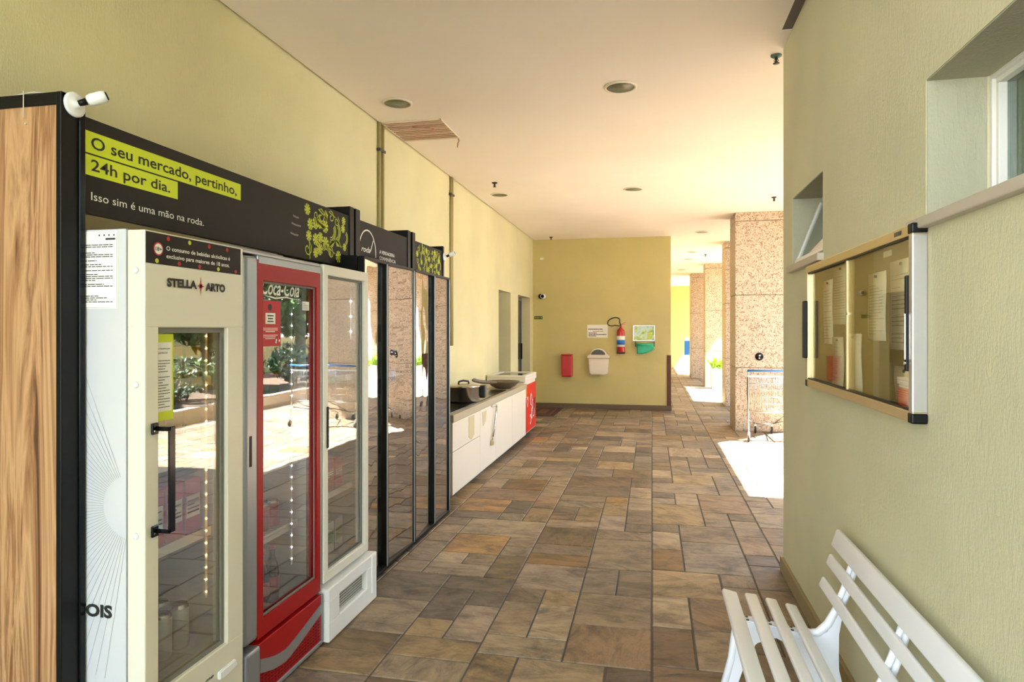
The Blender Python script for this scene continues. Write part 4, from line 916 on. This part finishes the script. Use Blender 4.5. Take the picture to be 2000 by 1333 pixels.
for ys in (2.70, 2.18, 1.50):
    bm = BM()   # seat rail, back rail
    prism(bm, [(.305, .372), (.40, .370), (.57, .338), (.60, .345), (.60, .315), (.40, .335), (.33, .345)], 'Y', ys-.028, ys+.028, bev=.004)
    for x, z in ((.365, .3715), (.448, .362), (.528, .347)):
        for dy in (-.014, .014): cyl(bm, (x, ys+dy, z-.002), (x, ys+dy, z+.0015), .006, seg=10, mi=1)
    obj('seat_rail', bm, ['white_plastic', 'dark_grey'], t)
    bm = BM()
    tube(bm, [(.585, ys+.012, .33), (.625, ys+.012, .335), (.66, ys+.012, .37), (.69, ys+.012, .43), (.72, ys+.012, .52), (.76, ys+.012, .655)], [.014, .016, .016, .014, .012, .012], 10)
    tube(bm, [(.70, ys-.012, .43), (.73, ys-.012, .52), (.765, ys-.012, .655)], .010, 10)
    obj('back_rail', bm, 'white_plastic', t)
for ys in (2.72, 1.48):
    bm = BM()
    pts = [(.33, .35), (.31, .20), (.26, 0), (.30, 0), (.35, .16), (.40, .27), (.47, .30), (.54, .27), (.60, .14), (.66, 0), (.745, 0), (.70, .20), (.70, .33), (.715, .42), (.69, .42), (.655, .345), (.60, .32)]
    prism(bm, pts, 'Y', ys-.012, ys+.012, bev=.004)
    tube(bm, [(x, ys, z) for x, z in ((.33, .35), (.31, .20), (.262, .012))], .016, 8)
    obj('leg_panel', bm, 'white_plastic', t)

# ------------------------------------------------------------ shopping cart
t = thing('shopping_cart', 'chrome shopping cart with blue handle in front of the nearest granite column', 'shopping cart', (1.53, 9.65, 0))
A, B_ = 1.265, 1.80     # rear, wide end (towards the viewer)
bm = BM(); tube(bm, [(A-.015, 9.24, .955), (B_+.015, 9.24, .955)], .014, 10); obj('handle_bar', bm, 'blue', t)
bm = BM(); box(bm, A-.012, B_+.012, 9.235, 9.262, .868, .895, .008); obj('handle_flap', bm, 'side_white', t)
bm = BM()
yr, yf, zt, zb = 9.27, 10.08, .88, .42
def lerp(a, b, k): return a+(b-a)*k
fl, fr_ = 1.36, 1.70
for k in range(25):   # rear gate
    x = lerp(A, B_, k/24); tube(bm, [(x, yr, zb), (x, yr, zt)], .0028, 5)
for k in range(6): z = lerp(zb, zt, k/5); tube(bm, [(A, yr, z), (B_, yr, z)], .0032, 5)
for side, x0_, x1_ in ((0, A, fl), (1, B_, fr_)):
    for k in range(18):
        u_ = k/17; x = lerp(x0_, x1_, u_); y = lerp(yr, yf, u_); tube(bm, [(x, y, lerp(zb, .56, u_)), (x, y, lerp(zt, .80, u_))], .0028, 5)
    for k in range(5): tube(bm, [(x0_, yr, lerp(zb, zt, k/4)), (x1_, yf, lerp(.56, .80, k/4))], .0035, 5)
for k in range(11): x = lerp(fl, fr_, k/10); tube(bm, [(x, yf, .56), (x, yf, .80)], .0028, 5); tube(bm, [(lerp(A, B_, k/10), yr, zb), (x, yf, .56)], .0028, 5)
for z in (.56, .64, .72, .80): tube(bm, [(fl, yf, z), (fr_, yf, z)], .0035, 5)
obj('wire_basket', bm, 'chrome', t)
bm = BM()
for x0_, x1_ in ((A, 1.475), (B_, 1.70)):
    tube(bm, [(x0_, 9.24, .955), (x0_, 9.25, .88), (x0_, 9.26, .42), (x0_+(.005 if x0_ < 1.5 else -.005), 9.25, .13)], .010, 8)
    tube(bm, [(x0_, 9.26, .40), (x0_, 9.27, .30), (x1_, 10.02, .15), (x1_, 10.08, .13)], .010, 8)
tube(bm, [(A, 9.26, .40), (B_, 9.26, .40)], .009, 8); tube(bm, [(1.475, 10.05, .14), (1.70, 10.05, .14)], .010, 8); tube(bm, [(B_-.02, 9.27, .40), (1.70, 9.9, .17)], .009, 8)
obj('frame', bm, 'chrome', t)
for x, y in ((A+.005, 9.24), (B_-.005, 9.24), (1.475, 10.08), (1.70, 10.08)):
    bm = BM(); box(bm, x-.016, x+.016, y-.012, y+.012, .085, .135, .004); box(bm, x-.017, x-.013, y-.012, y+.012, .045, .12); box(bm, x+.013, x+.017, y-.012, y+.012, .045, .12); wf = obj('caster_fork', bm, 'alu', t)
    bm = BM(); cyl(bm, (x-.011, y, .052), (x+.011, y, .052), .051, seg=20); obj('wheel', bm, 'rubber', wf)

c2 = dup(t, (2.12, 9.68, 0), 'second shopping cart standing behind the corner of the right wall')
# ------------------------------------------------------------ far things
def leaves(bm, c, rad, n_, size, seed, flat=1.0):
    r = random.Random(seed)
    for _ in range(n_):
        d = Vector((r.gauss(0, 1), r.gauss(0, 1), r.gauss(0, 1))).normalized()*(r.uniform(.55, 1)**.5)
        p = Vector(c)+Vector((d.x*rad[0], d.y*rad[1], d.z*rad[2])); q = Matrix.Rotation(r.uniform(0, 6.28), 3, 'Z') @ Matrix.Rotation(r.uniform(-1.2, 1.2), 3, 'X')
        s_ = size*r.uniform(.6, 1.2); vs = [bm.verts.new(p+q @ Vector(k)) for k in ((-s_*.35, 0, 0), (0, -s_*.8, .0), (s_*.35, 0, 0), (0, s_*.8, s_*.1))]; bm.faces.new(vs)
t = thing('potted_plant', 'low leafy plant in a white planter against the bright third column', 'plant', (1.64, 17.55, 0))
bm = BM(); prism(bm, [(1.47, .52), (1.50, 0), (1.80, 0), (1.83, .52)], 'Y', 17.40, 17.72, bev=.01); obj('planter', bm, 'planter_white', t)
bm = BM(); r = random.Random(5)
for k in range(90):
    a = r.uniform(0, 6.28); l = r.uniform(.14, .42); b = Vector((1.65+r.uniform(-.13, .13), 17.50+r.uniform(-.1, .06), .50)); e = b+Vector((math.cos(a)*l*.8, math.sin(a)*l*.5, l*r.uniform(.35, 1.0)))
    s_ = Vector((-math.sin(a), math.cos(a), 0))*.028; mdp = (b+e)/2+Vector((0, 0, .04)); vs = [bm.verts.new(p) for p in (b, mdp-s_, e, mdp+s_)]; bm.faces.new(vs)
obj('leaves', bm, 'leaf_bright', t)
t = thing('totem_post', 'slim blue and white post beside the farthest granite column', 'post', (1.22, 23.9, 0))
bm = BM(); box(bm, 1.12, 1.36, 23.9, 24.0, 0, 1.24, .005); obj('panel', bm, 'planter_white', t)
bm = BM(); box(bm, 1.125, 1.355, 23.893, 23.90, .62, 1.12, .002); obj('blue_face', bm, 'blue', t)

# garden on the open side, seen in the cooler doors
bm = BM(); box(bm, 4.12, 4.28, 4.4, 26, -.01, .24, .01); box(bm, 4.28, 9.1, 4.4, 26, -.01, .12, mi=1); tag(obj('garden_bed', bm, ['kerb', 'soil']), 'raised planting bed with pale kerb along the open side, reflected in the cooler doors', 'planting bed')
bm = BM(); box(bm, 9.2, 9.4, 4.0, 34, -.01, 1.25); struct(obj('wall_garden', bm, 'plaster_far'))
for k in range(11):
    y = 7.0+k*1.35; x = 5.4+.5*math.sin(k*2.3); h = .85+.15*math.sin(k*1.7)
    t = thing('garden_shrub', ('dark green garden shrub reflected in the cooler doors' if k != 3 else 'brighter green garden shrub reflected in the cooler doors'), 'shrub', (x, y, .12), 'shrubs in the planting bed')
    bm = BM(); leaves(bm, (x, y, .27+h*.5), (.60, .56, h*.48), 900, .085, k); obj('foliage', bm, 'leaf_mid' if k == 3 else 'leaf_dark', t)
    bm = BM(); 
    for q in range(4): tube(bm, [(x, y, .12), (x+.2*math.cos(q*1.6), y+.2*math.sin(q*1.6), .12+h*.6)], .012, 5)
    obj('stem', bm, 'bark', t)
for k, (x, y, h) in enumerate(((7.6, 9.2, 3.0), (6.9, 13.4, 3.6), (7.3, 18.2, 4.4), (7.2, 24.5, 4.6), (10.8, 13.0, 3.8), (11.0, 16.5, 4.2), (11.0, 20.2, 4.0), (11.2, 24.0, 4.6), (14.2, 11.0, 5.6), (14.5, 15.5, 6.0), (14.8, 20.5, 6.4))):
    t = thing('garden_tree', 'leafy garden tree reflected in the cooler doors', 'tree', (x, y, .12 if x < 9 else 0), 'garden trees beyond the open side')
    bm = BM(); tube(bm, [(x, y, .12 if x < 9 else 0), (x+.05, y-.05, h*.3), (x-.05, y+.05, h*.6), (x+.1, y, h*.85)], [.14, .11, .08, .04], 10); obj('trunk', bm, 'bark', t)
    bm = BM(); leaves(bm, (x, y, h*.68), (1.4 if x > 8 else 1.2, 1.55 if x > 8 else 1.4, h*.40), 3600, .2, 40+k); obj('crown', bm, 'leaf_mid', t)
